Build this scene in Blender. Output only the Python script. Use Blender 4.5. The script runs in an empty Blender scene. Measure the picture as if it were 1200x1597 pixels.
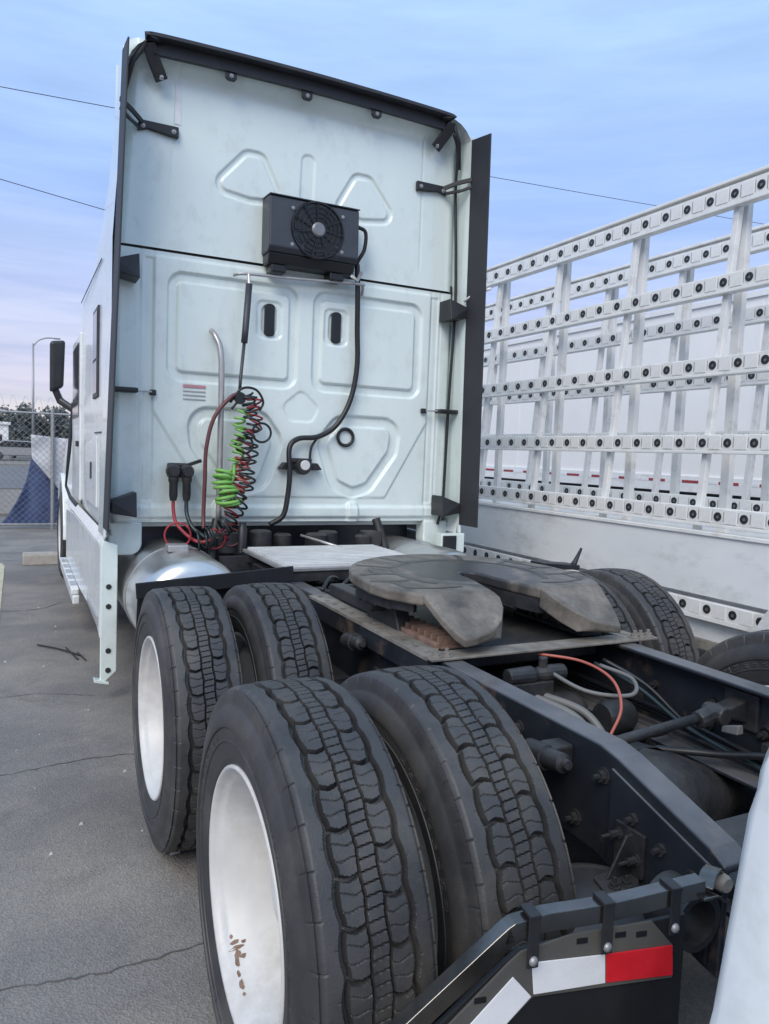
import bpy, math, random
import numpy as np
from mathutils import Vector, Matrix
random.seed(7); rng = np.random.default_rng(7)
PI = math.pi
scene = bpy.context.scene
col = scene.collection

# ------------------------------------------------------------------ camera
cam_d = bpy.data.cameras.new('camera'); cam = bpy.data.objects.new('camera', cam_d); col.objects.link(cam)
cam_d.sensor_fit = 'VERTICAL'; cam_d.sensor_height = 24.0; cam_d.lens = 24.0*1167.1/1597.0
cam_d.clip_start = 0.05; cam_d.clip_end = 3000
cr = Vector((0.89800, -0.43837, 0.03773)); cu = Vector((-0.00034, 0.08505, 0.99638)); cf = Vector((0.43999, 0.89476, -0.07622))
cam.matrix_world = Matrix(((cr.x, cu.x, -cf.x, -1.6938), (cr.y, cu.y, -cf.y, -1.6168), (cr.z, cu.z, -cf.z, 1.5498), (0, 0, 0, 1)))
scene.camera = cam

# ------------------------------------------------------------------ sky
SUN_EL, SUN_AZ = math.radians(42), math.radians(-137)      # compass azimuth measured from +Y towards +X
world = bpy.data.worlds.new('World'); scene.world = world; world.use_nodes = True
nt = world.node_tree; nt.nodes.clear()
def wn(t, **k):
    n = nt.nodes.new(t)
    for a, b in k.items(): setattr(n, a, b)
    return n
out = wn('ShaderNodeOutputWorld'); bg = wn('ShaderNodeBackground'); bg.inputs[1].default_value = 0.10
sky = wn('ShaderNodeTexSky', sky_type='NISHITA', sun_disc=False, sun_elevation=SUN_EL, sun_rotation=SUN_AZ)
sky.air_density = 1.0; sky.dust_density = 1.5; sky.ozone_density = 1.5
tc = wn('ShaderNodeTexCoord'); mp = wn('ShaderNodeMapping'); mp.inputs['Scale'].default_value = (1.5, 1.5, 9.0)
nz = wn('ShaderNodeTexNoise'); nz.inputs['Scale'].default_value = 2.2; nz.inputs['Detail'].default_value = 6; nz.inputs['Roughness'].default_value = .58
rp = wn('ShaderNodeValToRGB'); rp.color_ramp.elements[0].position = .36; rp.color_ramp.elements[1].position = .68
rp.color_ramp.elements[0].color = (.68, .68, .68, 1); rp.color_ramp.elements[1].color = (.95, .95, .95, 1)
sep = wn('ShaderNodeSeparateXYZ'); cr2 = wn('ShaderNodeValToRGB')
e = cr2.color_ramp.elements; e[0].position = .0; e[0].color = (5.6, 5.3, 5.7, 1); e[1].position = .62; e[1].color = (4.1, 6.1, 8.8, 1)
e2 = cr2.color_ramp.elements.new(.10); e2.color = (4.9, 5.0, 6.5, 1)
e3 = cr2.color_ramp.elements.new(.30); e3.color = (3.1, 4.5, 7.7, 1)
mx = wn('ShaderNodeMixRGB')
L = nt.links.new
L(tc.outputs['Generated'], mp.inputs[0]); L(mp.outputs[0], nz.inputs['Vector']); L(nz.outputs['Fac'], rp.inputs[0])
L(tc.outputs['Generated'], sep.inputs[0]); L(sep.outputs['Z'], cr2.inputs[0])
L(rp.outputs[0], mx.inputs[0]); L(sky.outputs[0], mx.inputs[1]); L(cr2.outputs[0], mx.inputs[2])
mp3 = wn('ShaderNodeMapping'); mp3.inputs['Scale'].default_value = (1.2, 1.2, 16.0); L(tc.outputs['Generated'], mp3.inputs[0])
nz3 = wn('ShaderNodeTexNoise'); nz3.inputs['Scale'].default_value = 2.6; nz3.inputs['Detail'].default_value = 7; nz3.inputs['Roughness'].default_value = .6; nz3.inputs['Distortion'].default_value = .5
L(mp3.outputs[0], nz3.inputs['Vector'])
ml3 = wn('ShaderNodeValToRGB'); ml3.color_ramp.elements[0].position = .38; ml3.color_ramp.elements[1].position = .64
ml3.color_ramp.elements[0].color = (.80, .83, .90, 1); ml3.color_ramp.elements[1].color = (1.10, 1.06, 1.02, 1); L(nz3.outputs['Fac'], ml3.inputs[0])
mr3 = wn('ShaderNodeMapRange'); mr3.inputs[1].default_value = .02; mr3.inputs[2].default_value = .42; mr3.inputs[3].default_value = 1.0; mr3.inputs[4].default_value = .15; L(sep.outputs['Z'], mr3.inputs[0])
mx3 = wn('ShaderNodeMixRGB', blend_type='MULTIPLY'); L(mr3.outputs[0], mx3.inputs[0]); L(mx.outputs[0], mx3.inputs[1]); L(ml3.outputs[0], mx3.inputs[2])
L(mx3.outputs[0], bg.inputs[0]); L(bg.outputs[0], out.inputs[0])

sd = bpy.data.lights.new('sun', 'SUN'); sd.energy = 1.5; sd.angle = math.radians(35); sd.color = (1, .91, .79)
sun = bpy.data.objects.new('sun', sd); col.objects.link(sun)
sv = Vector((math.sin(SUN_AZ)*math.cos(SUN_EL), math.cos(SUN_AZ)*math.cos(SUN_EL), math.sin(SUN_EL)))
sun.rotation_euler = (-sv).to_track_quat('-Z', 'Y').to_euler()
vs = scene.view_settings
vs.view_transform = 'Standard'; vs.look = 'None'; vs.gamma = 1; vs.use_curve_mapping = False; vs.exposure = 0.56

# ------------------------------------------------------------------ materials
M = {}
def mat(name, color, rough=.5, metal=0.0, spec=.5, color2=None, nscale=6.0, namt=.5, bump=0.0, bscale=60.0, dirt=None, dirt_amt=.0, dirt_scale=3.0, dirt_dist=0.0, dirt_lo=.52, dirt_hi=.74,
        stretch=None, coat=0.0, rvar=.12, trans=0.0, alpha=1.0, dust=None, dust_sheen_amt=0.0):
    m = bpy.data.materials.new(name); m.use_nodes = True; t = m.node_tree; n = t.nodes; l = t.links.new
    b = n['Principled BSDF']
    b.inputs['Roughness'].default_value = rough; b.inputs['Metallic'].default_value = metal
    b.inputs['Specular IOR Level'].default_value = spec
    if coat: b.inputs['Coat Weight'].default_value = coat; b.inputs['Coat Roughness'].default_value = .08
    c = n.new('ShaderNodeTexCoord'); mpn = n.new('ShaderNodeMapping'); l(c.outputs['Object'], mpn.inputs[0])
    if stretch: mpn.inputs['Scale'].default_value = stretch
    nn = n.new('ShaderNodeTexNoise'); nn.inputs['Scale'].default_value = nscale; nn.inputs['Detail'].default_value = 8; nn.inputs['Roughness'].default_value = .6
    l(mpn.outputs[0], nn.inputs['Vector'])
    r = n.new('ShaderNodeValToRGB'); r.color_ramp.elements[0].position = .5-.5*namt*.6; r.color_ramp.elements[1].position = .5+.5*namt*.6
    if color2 is None: color2 = tuple(x*.82 for x in color)
    r.color_ramp.elements[0].color = (*color2, 1); r.color_ramp.elements[1].color = (*color, 1)
    l(nn.outputs['Fac'], r.inputs[0]); cout = r.outputs[0]
    if dirt:
        n2 = n.new('ShaderNodeTexNoise'); n2.inputs['Scale'].default_value = dirt_scale; n2.inputs['Detail'].default_value = 10; n2.inputs['Roughness'].default_value = .68
        n2.inputs['Distortion'].default_value = dirt_dist
        l(mpn.outputs[0], n2.inputs['Vector'])
        r2 = n.new('ShaderNodeValToRGB'); r2.color_ramp.elements[0].position = dirt_lo; r2.color_ramp.elements[1].position = dirt_hi
        r2.color_ramp.elements[0].color = (0, 0, 0, 1); r2.color_ramp.elements[1].color = (dirt_amt,)*3+(1,)
        l(n2.outputs['Fac'], r2.inputs[0])
        mm = n.new('ShaderNodeMixRGB'); l(r2.outputs[0], mm.inputs[0]); l(cout, mm.inputs[1]); mm.inputs[2].default_value = (*dirt, 1); cout = mm.outputs[0]
    if dust:      # settled dust on upward faces; on frame_paint also a painted sky reflection
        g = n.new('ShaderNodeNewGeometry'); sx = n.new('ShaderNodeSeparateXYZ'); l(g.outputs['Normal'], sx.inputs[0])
        mr = n.new('ShaderNodeMapRange'); mr.inputs[1].default_value = .45; mr.inputs[2].default_value = 1.0; mr.inputs[3].default_value = 0; mr.inputs[4].default_value = dust_sheen_amt
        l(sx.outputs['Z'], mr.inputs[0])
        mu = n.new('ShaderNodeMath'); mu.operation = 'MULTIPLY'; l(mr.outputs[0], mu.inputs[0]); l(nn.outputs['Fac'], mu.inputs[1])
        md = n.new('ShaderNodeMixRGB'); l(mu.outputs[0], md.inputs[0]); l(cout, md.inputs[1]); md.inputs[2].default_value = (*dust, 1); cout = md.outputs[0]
    l(cout, b.inputs['Base Color'])
    if rvar:
        rr = n.new('ShaderNodeMapRange'); rr.inputs[3].default_value = max(.03, rough-rvar); rr.inputs[4].default_value = min(1, rough+rvar)
        l(nn.outputs['Fac'], rr.inputs[0]); l(rr.outputs[0], b.inputs['Roughness'])
    if bump:
        nb = n.new('ShaderNodeTexNoise'); nb.inputs['Scale'].default_value = bscale; nb.inputs['Detail'].default_value = 6
        l(mpn.outputs[0], nb.inputs['Vector'])
        bp_ = n.new('ShaderNodeBump'); bp_.inputs['Strength'].default_value = bump; bp_.inputs['Distance'].default_value = .01
        l(nb.outputs['Fac'], bp_.inputs['Height']); l(bp_.outputs[0], b.inputs['Normal'])
    if trans: b.inputs['Transmission Weight'].default_value = trans
    if alpha < 1: b.inputs['Alpha'].default_value = alpha
    M[name] = m; return m

mat('white_paint', (.735, .825, .80), .18, color2=(.695, .785, .765), nscale=2.2, coat=.6, dirt=(.36, .37, .33), dirt_amt=.35, dirt_scale=7.0, dirt_lo=.52, dirt_hi=.8, stretch=(1.2, 1, .8), rvar=.08)
mat('white_side', (.78, .81, .80), .28, color2=(.70, .73, .73), nscale=3, coat=.4, dirt=(.40, .38, .34), dirt_amt=.4, dirt_scale=5)
mat('rack_post', (.76, .755, .735), .45, color2=(.69, .685, .67), nscale=6, dirt=(.34, .31, .27), dirt_amt=.6, dirt_scale=7)
mat('white_rack', (.82, .81, .785), .42, color2=(.75, .745, .72), nscale=5, dirt=(.40, .37, .33), dirt_amt=.5, dirt_scale=6)
mat('white_panel', (.80, .81, .81), .38, color2=(.73, .74, .745), nscale=2.5, dirt=(.40, .38, .35), dirt_amt=.6, dirt_scale=4, stretch=(1, .6, 1.4))
mat('white_box', (.84, .83, .815), .4, color2=(.79, .78, .765), nscale=1.0)
mat('rubber', (.050, .050, .052), .5, color2=(.034, .034, .036), nscale=9, bump=.12, bscale=220, dirt=(.15, .132, .112), dirt_amt=.6, dirt_scale=4, dirt_lo=.48, dirt_hi=.8, spec=.5)
mat('black_plastic', (.022, .023, .026), .45, color2=(.016, .017, .019), nscale=8, dirt=(.06, .058, .055), dirt_amt=.4, dirt_scale=6)
mat('extender_rubber', (.030, .032, .040), .6, color2=(.022, .024, .030), nscale=5, dirt=(.06, .06, .06), dirt_amt=.4)
mat('frame_paint', (.022, .026, .034), .34, color2=(.014, .017, .023), nscale=7, bump=.06, bscale=90, dirt=(.15, .10, .07), dirt_amt=.75, dirt_scale=5.5, dirt_lo=.57, dirt_hi=.70, dust=(.20, .195, .20), dust_sheen_amt=1.0)  # lighter top faces: dust plus sky reflection painted into the colour
mat('dark_metal', (.040, .042, .046), .5, color2=(.022, .023, .026), nscale=14, metal=.2, bump=.2, bscale=70, dirt=(.10, .085, .07), dirt_amt=.5, dirt_scale=8, dust=(.12, .11, .10), dust_sheen_amt=.3)
mat('steel_dusty', (.30, .275, .24), .6, color2=(.17, .155, .135), nscale=9, metal=.1, bump=.2, bscale=60, dirt=(.10, .075, .055), dirt_amt=.6, dirt_scale=10)
mat('rusty', (.28, .18, .14), .7, color2=(.16, .10, .075), nscale=18, bump=.3, bscale=80)
mat('rust_stain', (.13, .075, .05), .9, color2=(.30, .21, .16), nscale=45, namt=.9)
mat('polished', (.66, .655, .645), .3, metal=.85, color2=(.56, .555, .545), nscale=3, dirt=(.38, .36, .33), dirt_amt=.4, dirt_scale=5, rvar=.05)
mat('aluminium', (.74, .74, .73), .45, metal=.15, color2=(.62, .62, .61), nscale=9, dirt=(.35, .33, .3), dirt_amt=.4)
mat('galvanised', (.42, .42, .42), .5, metal=.6, color2=(.33, .33, .33), nscale=14)
mat('zinc_tube', (.50, .49, .49), .35, metal=.5, color2=(.40, .39, .39), nscale=9)
mat('wheel_white', (.68, .675, .66), .4, color2=(.56, .555, .54), nscale=5, dirt=(.36, .32, .27), dirt_amt=.55, dirt_scale=6, dirt_lo=.5, dirt_hi=.75, bump=.03)
mat('unit_grey', (.050, .056, .068), .42, color2=(.040, .044, .054), nscale=5)
mat('bar_steel', (.22, .21, .20), .2, metal=.9, color2=(.13, .125, .12), nscale=9, dirt=(.10, .07, .05), dirt_amt=.6, dirt_scale=9)
mat('grease', (.060, .055, .050), .4, color2=(.035, .033, .031), nscale=14)
mat('fan_black', (.012, .013, .016), .4)
mat('slot_grey', (.30, .30, .30), .6); mat('hub_grey', (.24, .245, .255), .4, metal=.4)
mat('grey_plate', (.105, .102, .095), .5, color2=(.085, .083, .078), nscale=6, dirt=(.16, .15, .13), dirt_amt=.4)
mat('flap_rubber', (.016, .018, .022), .5, color2=(.012, .013, .016), nscale=5, dirt=(.05, .05, .05), dirt_amt=.3)
mat('tape_white', (.78, .80, .83), .3, color2=(.70, .72, .76), nscale=14, bump=.1, bscale=300)
mat('tape_red', (.72, .022, .035), .3, color2=(.58, .016, .025), nscale=14, bump=.1, bscale=300)
mat('label_pink', (.62, .30, .34), .5); mat('hose_red', (.36, .035, .05), .4); mat('tape_red_far', (.34, .05, .06), .5); mat('hose_maroon', (.14, .045, .05), .45); mat('hose_teal', (.018, .032, .036), .35)
mat('hose_green', (.20, .46, .10), .4); mat('hose_black', (.016, .017, .020), .4); mat('hose_white', (.17, .17, .165), .5); mat('hose_orange', (.45, .12, .085), .45)
mat('glass_dark', (.015, .017, .02), .08, spec=.8, rvar=0)
mat('concrete', (.42, .39, .35), .85, color2=(.32, .30, .27), nscale=12, bump=.4, bscale=60)
mat('asphalt_crack', (.125, .117, .109), .95)
mat('line_paint', (.66, .58, .38), .7, color2=(.40, .37, .28), nscale=18, namt=.9, dirt=(.18, .17, .16), dirt_amt=.9, dirt_scale=9)
mat('fabric_white', (.72, .72, .74), .85, color2=(.62, .62, .66), nscale=4)
mat('tarp_blue', (.075, .115, .25), .55, color2=(.045, .07, .165), nscale=5)
mat('wire_grey', (.34, .34, .35), .5, metal=.5)
mat('bark', (.10, .08, .065), .9); mat('leaf', (.15, .16, .14), .7, color2=(.11, .12, .105), nscale=1.5)  # leaf green greyed and lightened, distance haze put into the colour
mat('leaf_olive', (.18, .18, .14), .7, color2=(.13, .135, .105), nscale=1.5)
mat('road_far', (.17, .16, .16), .9, color2=(.14, .135, .135), nscale=.6)
mat('verge', (.26, .22, .18), .95, color2=(.19, .17, .14), nscale=2.5, bump=.3, bscale=8)
mat('cable', (.05, .05, .055), .6)
mat('stick', (.035, .028, .024), .9)
mat('litter', (.55, .55, .52), .8)

def ground_material():
    m = bpy.data.materials.new('asphalt'); m.use_nodes = True; t = m.node_tree; n = t.nodes; l = t.links.new; b = n['Principled BSDF']
    c = n.new('ShaderNodeTexCoord')
    def noise(s, d, r, dist=0):
        k = n.new('ShaderNodeTexNoise'); k.inputs['Scale'].default_value = s; k.inputs['Detail'].default_value = d; k.inputs['Roughness'].default_value = r; k.inputs['Distortion'].default_value = dist
        l(c.outputs['Object'], k.inputs['Vector']); return k
    def ramp(src, p0, p1, c0, c1):
        k = n.new('ShaderNodeValToRGB'); k.color_ramp.elements[0].position = p0; k.color_ramp.elements[1].position = p1
        k.color_ramp.elements[0].color = (*c0, 1); k.color_ramp.elements[1].color = (*c1, 1); l(src, k.inputs[0]); return k
    def mixc(f, a, bcol, kind='MIX'):
        k = n.new('ShaderNodeMixRGB'); k.blend_type = kind
        if isinstance(f, float): k.inputs[0].default_value = f
        else: l(f, k.inputs[0])
        l(a, k.inputs[1])
        if isinstance(bcol, tuple): k.inputs[2].default_value = (*bcol, 1)
        else: l(bcol, k.inputs[2])
        return k.outputs[0]
    big = ramp(noise(.9, 6, .6, .6).outputs['Fac'], .35, .68, (.165, .154, .145), (.240, .223, .206))
    dust = ramp(noise(1.6, 8, .65).outputs['Fac'], .46, .70, (0, 0, 0), (.7, .7, .7))
    cc = mixc(dust.outputs[0], big.outputs[0], (.325, .288, .245))
    oil = ramp(noise(1.15, 9, .7, 1.2).outputs['Fac'], .56, .72, (0, 0, 0), (.6, .6, .6))
    cc = mixc(oil.outputs[0], cc, (.095, .09, .087))
    v = n.new('ShaderNodeTexVoronoi'); v.inputs['Scale'].default_value = 130; l(c.outputs['Object'], v.inputs['Vector'])
    ag = ramp(v.outputs['Color'], .1, .95, (.78, .78, .78), (1.18, 1.18, 1.18))
    cc = mixc(.75, cc, ag.outputs[0], 'MULTIPLY')
    sp = ramp(noise(55, 2, .5).outputs['Fac'], .73, .79, (0, 0, 0), (.4, .4, .4))
    cc = mixc(sp.outputs[0], cc, (.42, .41, .40))
    l(cc, b.inputs['Base Color']); b.inputs['Roughness'].default_value = .85; b.inputs['Specular IOR Level'].default_value = .35
    bp1 = n.new('ShaderNodeBump'); bp1.inputs['Strength'].default_value = .45; bp1.inputs['Distance'].default_value = .006
    l(v.outputs['Distance'], bp1.inputs['Height']); l(bp1.outputs[0], b.inputs['Normal'])
    M['asphalt'] = m
ground_material()

def plate_material():   # fifth wheel top: dusty tan with a greasy ring round the throat and greasy grooves
    m = bpy.data.materials.new('coupling_plate'); m.use_nodes = True; t = m.node_tree; n = t.nodes; l = t.links.new; b = n['Principled BSDF']
    c = n.new('ShaderNodeTexCoord'); k = n.new('ShaderNodeTexNoise'); k.inputs['Scale'].default_value = 7; k.inputs['Detail'].default_value = 9
    l(c.outputs['Object'], k.inputs['Vector'])
    r = n.new('ShaderNodeValToRGB'); r.color_ramp.elements[0].position = .35; r.color_ramp.elements[1].position = .66
    r.color_ramp.elements[0].color = (.085, .076, .066, 1); r.color_ramp.elements[1].color = (.225, .20, .17, 1); l(k.outputs['Fac'], r.inputs[0])
    mp_ = n.new('ShaderNodeMapping'); mp_.inputs['Location'].default_value = (0, -.05, 0); mp_.inputs['Scale'].default_value = (1, 1, 0); l(c.outputs['Object'], mp_.inputs[0])
    ln = n.new('ShaderNodeVectorMath'); ln.operation = 'LENGTH'; l(mp_.outputs[0], ln.inputs[0])
    ad = n.new('ShaderNodeMath'); ad.operation = 'MULTIPLY_ADD'; ad.inputs[1].default_value = .10; l(k.outputs['Fac'], ad.inputs[0]); l(ln.outputs['Value'], ad.inputs[2])
    r2 = n.new('ShaderNodeValToRGB'); els = r2.color_ramp.elements
    els[0].position = .0; els[0].color = (.95, .95, .95, 1); els[1].position = .31; els[1].color = (0, 0, 0, 1)
    a = els.new(.27); a.color = (.85, .85, .85, 1); a = els.new(.325); a.color = (.0, .0, .0, 1); a = els.new(.335); a.color = (.55, .55, .55, 1); a = els.new(.37); a.color = (.5, .5, .5, 1); a = els.new(.385); a.color = (0, 0, 0, 1)
    l(ad.outputs[0], r2.inputs[0])
    mm = n.new('ShaderNodeMixRGB'); l(r2.outputs[0], mm.inputs[0]); l(r.outputs[0], mm.inputs[1]); mm.inputs[2].default_value = (.030, .031, .035, 1)
    k2 = n.new('ShaderNodeTexNoise'); k2.inputs['Scale'].default_value = 34; k2.inputs['Detail'].default_value = 8; k2.inputs['Roughness'].default_value = .75; k2.inputs['Distortion'].default_value = .8
    mp2 = n.new('ShaderNodeMapping'); mp2.inputs['Scale'].default_value = (1, .45, 1); l(c.outputs['Object'], mp2.inputs[0]); l(mp2.outputs[0], k2.inputs['Vector'])
    r4 = n.new('ShaderNodeValToRGB'); r4.color_ramp.elements[0].position = .38; r4.color_ramp.elements[1].position = .66; r4.color_ramp.elements[0].color = (.5, .48, .46, 1); r4.color_ramp.elements[1].color = (1.15, 1.13, 1.1, 1); l(k2.outputs['Fac'], r4.inputs[0])
    m4 = n.new('ShaderNodeMixRGB'); m4.blend_type = 'MULTIPLY'; m4.inputs[0].default_value = .6; l(mm.outputs[0], m4.inputs[1]); l(r4.outputs[0], m4.inputs[2])
    l(m4.outputs[0], b.inputs['Base Color'])
    mr = n.new('ShaderNodeMapRange'); mr.inputs[3].default_value = .55; mr.inputs[4].default_value = .30; l(r2.outputs[0], mr.inputs[0]); l(mr.outputs[0], b.inputs['Roughness'])
    bp1 = n.new('ShaderNodeBump'); bp1.inputs['Strength'].default_value = .25; bp1.inputs['Distance'].default_value = .004; l(k.outputs['Fac'], bp1.inputs['Height']); l(bp1.outputs[0], b.inputs['Normal'])
    M['coupling_plate'] = m
plate_material()

# ------------------------------------------------------------------ mesh helpers
class MB:
    def __init__(s): s.v = []; s.f = []
    def add(s, verts, faces):
        o = len(s.v); s.v += [tuple(map(float, q)) for q in verts]; s.f += [tuple(i+o for i in f) for f in faces]; return s
    def box(s, x0, x1, y0, y1, z0, z1):
        return s.add([(x0,y0,z0),(x1,y0,z0),(x1,y1,z0),(x0,y1,z0),(x0,y0,z1),(x1,y0,z1),(x1,y1,z1),(x0,y1,z1)],
                     [(0,3,2,1),(4,5,6,7),(0,1,5,4),(1,2,6,5),(2,3,7,6),(3,0,4,7)])
    def hexa(s, bottom, top):       # 4 + 4 points, same winding
        return s.add(list(bottom)+list(top), [(0,3,2,1),(4,5,6,7),(0,1,5,4),(1,2,6,5),(2,3,7,6),(3,0,4,7)])
    def prism(s, poly, axis, a, b):  # poly of 2-tuples in the two other axes
        def P(q, t):
            return {'x': (t, q[0], q[1]), 'y': (q[0], t, q[1]), 'z': (q[0], q[1], t)}[axis]
        n = len(poly); vs_ = [P(q, a) for q in poly]+[P(q, b) for q in poly]
        fs = [tuple(range(n))[::-1], tuple(range(n, 2*n))]+[(i, (i+1) % n, n+(i+1) % n, n+i) for i in range(n)]
        return s.add(vs_, fs)
    def tube(s, pts, r, n=8, closed=False, cap=True):
        pts = [Vector(p) for p in pts]; m = len(pts); rs = r if hasattr(r, '__len__') else [r]*m
        vs_ = []; up = None
        for i, p in enumerate(pts):
            a = pts[i-1] if (i > 0 or closed) else pts[i]; b = pts[(i+1) % m] if (i < m-1 or closed) else pts[i]
            t = (b-a); t = t.normalized() if t.length > 1e-9 else Vector((0, 0, 1))
            if up is None: up = Vector((0, 0, 1)) if abs(t.z) < .9 else Vector((1, 0, 0))
            sd_ = t.cross(up); sd_.normalize(); up = sd_.cross(t).normalized()
            for k in range(n):
                an = 2*PI*k/n; vs_.append(p+sd_*(math.cos(an)*rs[i])+up*(math.sin(an)*rs[i]))
        fs = []
        for i in range(m if closed else m-1):
            j = (i+1) % m
            for k in range(n): fs.append((i*n+k, i*n+(k+1) % n, j*n+(k+1) % n, j*n+k))
        if cap and not closed: fs += [tuple(range(n))[::-1], tuple(range((m-1)*n, m*n))]
        return s.add(vs_, fs)
    def lathe(s, prof, c, axis, n=32, closed=False, a0=0, a1=2*PI):   # prof: (radius, along)
        full = abs(a1-a0-2*PI) < 1e-6; m = n if full else n+1; k = len(prof); vs_ = []
        for i in range(m):
            an = a0+(a1-a0)*i/n; ca, sa = math.cos(an), math.sin(an)
            for r_, h in prof:
                q = {'x': (h, r_*ca, r_*sa), 'y': (r_*ca, h, r_*sa), 'z': (r_*ca, r_*sa, h)}[axis]
                vs_.append((c[0]+q[0], c[1]+q[1], c[2]+q[2]))
        fs = []
        for i in range(n):
            j = (i+1) % m
            for q in range(k-1 if not closed else k):
                w = (q+1) % k; fs.append((i*k+q, j*k+q, j*k+w, i*k+w))
        return s.add(vs_, fs)
    def cyl(s, a, b, r, n=12): return s.tube([a, b], r, n)
    def bar(s, pts, w, h, up=(0, 0, 1)):    # rectangular section swept along a path
        pts = [Vector(p) for p in pts]; m = len(pts); vs_ = []
        for i, p in enumerate(pts):
            t = (pts[min(i+1, m-1)]-pts[max(i-1, 0)]).normalized(); sd_ = t.cross(Vector(up)).normalized(); u2 = sd_.cross(t)
            for a, b in ((-1, -1), (1, -1), (1, 1), (-1, 1)): vs_.append(p+sd_*(a*w/2)+u2*(b*h/2))
        fs = []
        for i in range(m-1):
            for k in range(4): fs.append((i*4+k, i*4+(k+1) % 4, i*4+4+(k+1) % 4, i*4+4+k))
        fs += [(3, 2, 1, 0), tuple(range((m-1)*4, m*4))]
        return s.add(vs_, fs)
    def build(s, name, m, parent=None, smooth=False, bevel=0.0, loc=None, rot=None, seg=2):
        me = bpy.data.meshes.new(name); me.from_pydata(s.v, [], s.f)
        me.materials.append(M[m]); me.validate()
        return link(name, me, parent, smooth, bevel, loc, rot, seg)
def fix_normals(me):
    import bmesh
    bm = bmesh.new(); bm.from_mesh(me); bmesh.ops.recalc_face_normals(bm, faces=bm.faces); bm.to_mesh(me); bm.free()
def link(name, me, parent=None, smooth=False, bevel=0.0, loc=None, rot=None, seg=2, fix=True):
    if fix: fix_normals(me)
    if smooth: me.shade_smooth(); 
    if smooth == 'auto': me.set_sharp_from_angle(angle=math.radians(38))
    o = bpy.data.objects.new(name, me); col.objects.link(o); o.parent = parent
    if loc is not None: o.location = loc
    if rot is not None: o.rotation_euler = rot
    if bevel:
        b = o.modifiers.new('bevel', 'BEVEL'); b.width = bevel; b.segments = seg; b.limit_method = 'ANGLE'; b.angle_limit = math.radians(40)
        b.harden_normals = False
    return o
def empty(name, loc, label, cat, group=None):
    o = bpy.data.objects.new(name, None); col.objects.link(o); o.location = loc; return tag(o, label, cat, group)
def tag(o, label=None, cat=None, group=None, kind=None):
    if label: o['label'] = label
    if cat: o['category'] = cat
    if group: o['group'] = group
    if kind: o['kind'] = kind
    return o
def copy_tree(o, parent=None):
    c = o.copy(); col.objects.link(c); c.parent = parent
    for ch in [q for q in o.children]: copy_tree(ch, c)
    return c
def spline(pts, n=10):     # Catmull-Rom through points
    P = [Vector(p) for p in pts]; P = [P[0]*2-P[1]]+P+[P[-1]*2-P[-2]]; o = []
    for i in range(1, len(P)-2):
        for k in range(n):
            t = k/n; a, b, c, d = P[i-1], P[i], P[i+1], P[i+2]
            o.append(.5*((2*b)+(c-a)*t+(2*a-5*b+4*c-d)*t*t+(3*b-a-3*c+d)*t**3))
    o.append(P[-2]); return o
def grid_mesh(name, V, nu, nv, m, closed_u=False, closed_v=False, flip=False):
    me = bpy.data.meshes.new(name)
    V = np.asarray(V, dtype=np.float32).reshape(-1, 3)
    iu = np.arange(nu if closed_u else nu-1); iv = np.arange(nv if closed_v else nv-1)
    a, b = np.meshgrid(iu, iv, indexing='ij'); a2 = (a+1) % nu; b2 = (b+1) % nv
    F = np.stack([a*nv+b, a2*nv+b, a2*nv+b2, a*nv+b2], -1).reshape(-1, 4)
    if flip: F = F[:, ::-1]
    nf = len(F)
    me.vertices.add(len(V)); me.vertices.foreach_set('co', V.ravel())
    me.loops.add(nf*4); me.loops.foreach_set('vertex_index', F.ravel().astype(np.int32))
    me.polygons.add(nf); me.polygons.foreach_set('loop_start', np.arange(0, nf*4, 4, dtype=np.int32))
    me.update(calc_edges=True); me.materials.append(M[m]); me.shade_smooth(); return me

# ------------------------------------------------------------------ ground
g = MB().add([(-300, -300, 0), (300, -300, 0), (300, 600, 0), (-300, 600, 0)], [(0, 1, 2, 3)]).build('ground', 'asphalt'); tag(g, kind='structure')
def ribbon(name, pts, w, m, z=.003, jitter=.007, parent=None, vary=(.35, 1.2)):
    pts = spline([(a, b, z) for a, b in pts], 14); vs_ = []; n = len(pts)
    for i, p_ in enumerate(pts):
        t = (pts[min(i+1, n-1)]-pts[max(i-1, 0)]).normalized(); sd_ = Vector((-t.y, t.x, 0))
        j = sd_*random.uniform(-jitter, jitter); ww = w*random.uniform(*vary)*(.15 if i in (0, n-1) else 1)
        vs_ += [p_+j+sd_*ww, p_+j-sd_*ww]
    mb = MB().add(vs_, [(2*i, 2*i+1, 2*i+3, 2*i+2) for i in range(n-1)])
    o = mb.build(name, m, parent); return o
for pts, w in (([(-2.6, .78), (-1.74, .64), (-1.45, .60), (-1.15, .63), (-.7, .75)],   .0035), ([(-2.6, 2.1), (-1.8, 2.16), (-1.4, 2.22), (-1.1, 2.2)], .004),
                              ([(-2.2, 6.0), (-1.6, 5.9), (-1.3, 6.2)], .006), ([(-2, 3.3), (-1.6, 3.35), (-1.25, 3.2)], .003)):
    ribbon('pavement_crack', pts, w, 'asphalt_crack', parent=g)
o = ribbon('painted_line', [(-1.875, 2.6), (-1.88, 4), (-1.885, 6), (-1.89, 8.9)], .05, 'line_paint', z=.005, jitter=.002, vary=(.94, 1.0)); tag(o, kind='structure')
o = MB().box(-300, 300, 15.5, 24, -.2, .06).build('verge', 'verge'); tag(o, kind='structure')
o = MB().box(-300, 300, 24, 48, -.2, .10).build('road', 'road_far'); tag(o, kind='structure')
o = MB().box(-300, 300, 48, 600, -.2, .16).build('terrain', 'verge'); tag(o, kind='structure')

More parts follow.
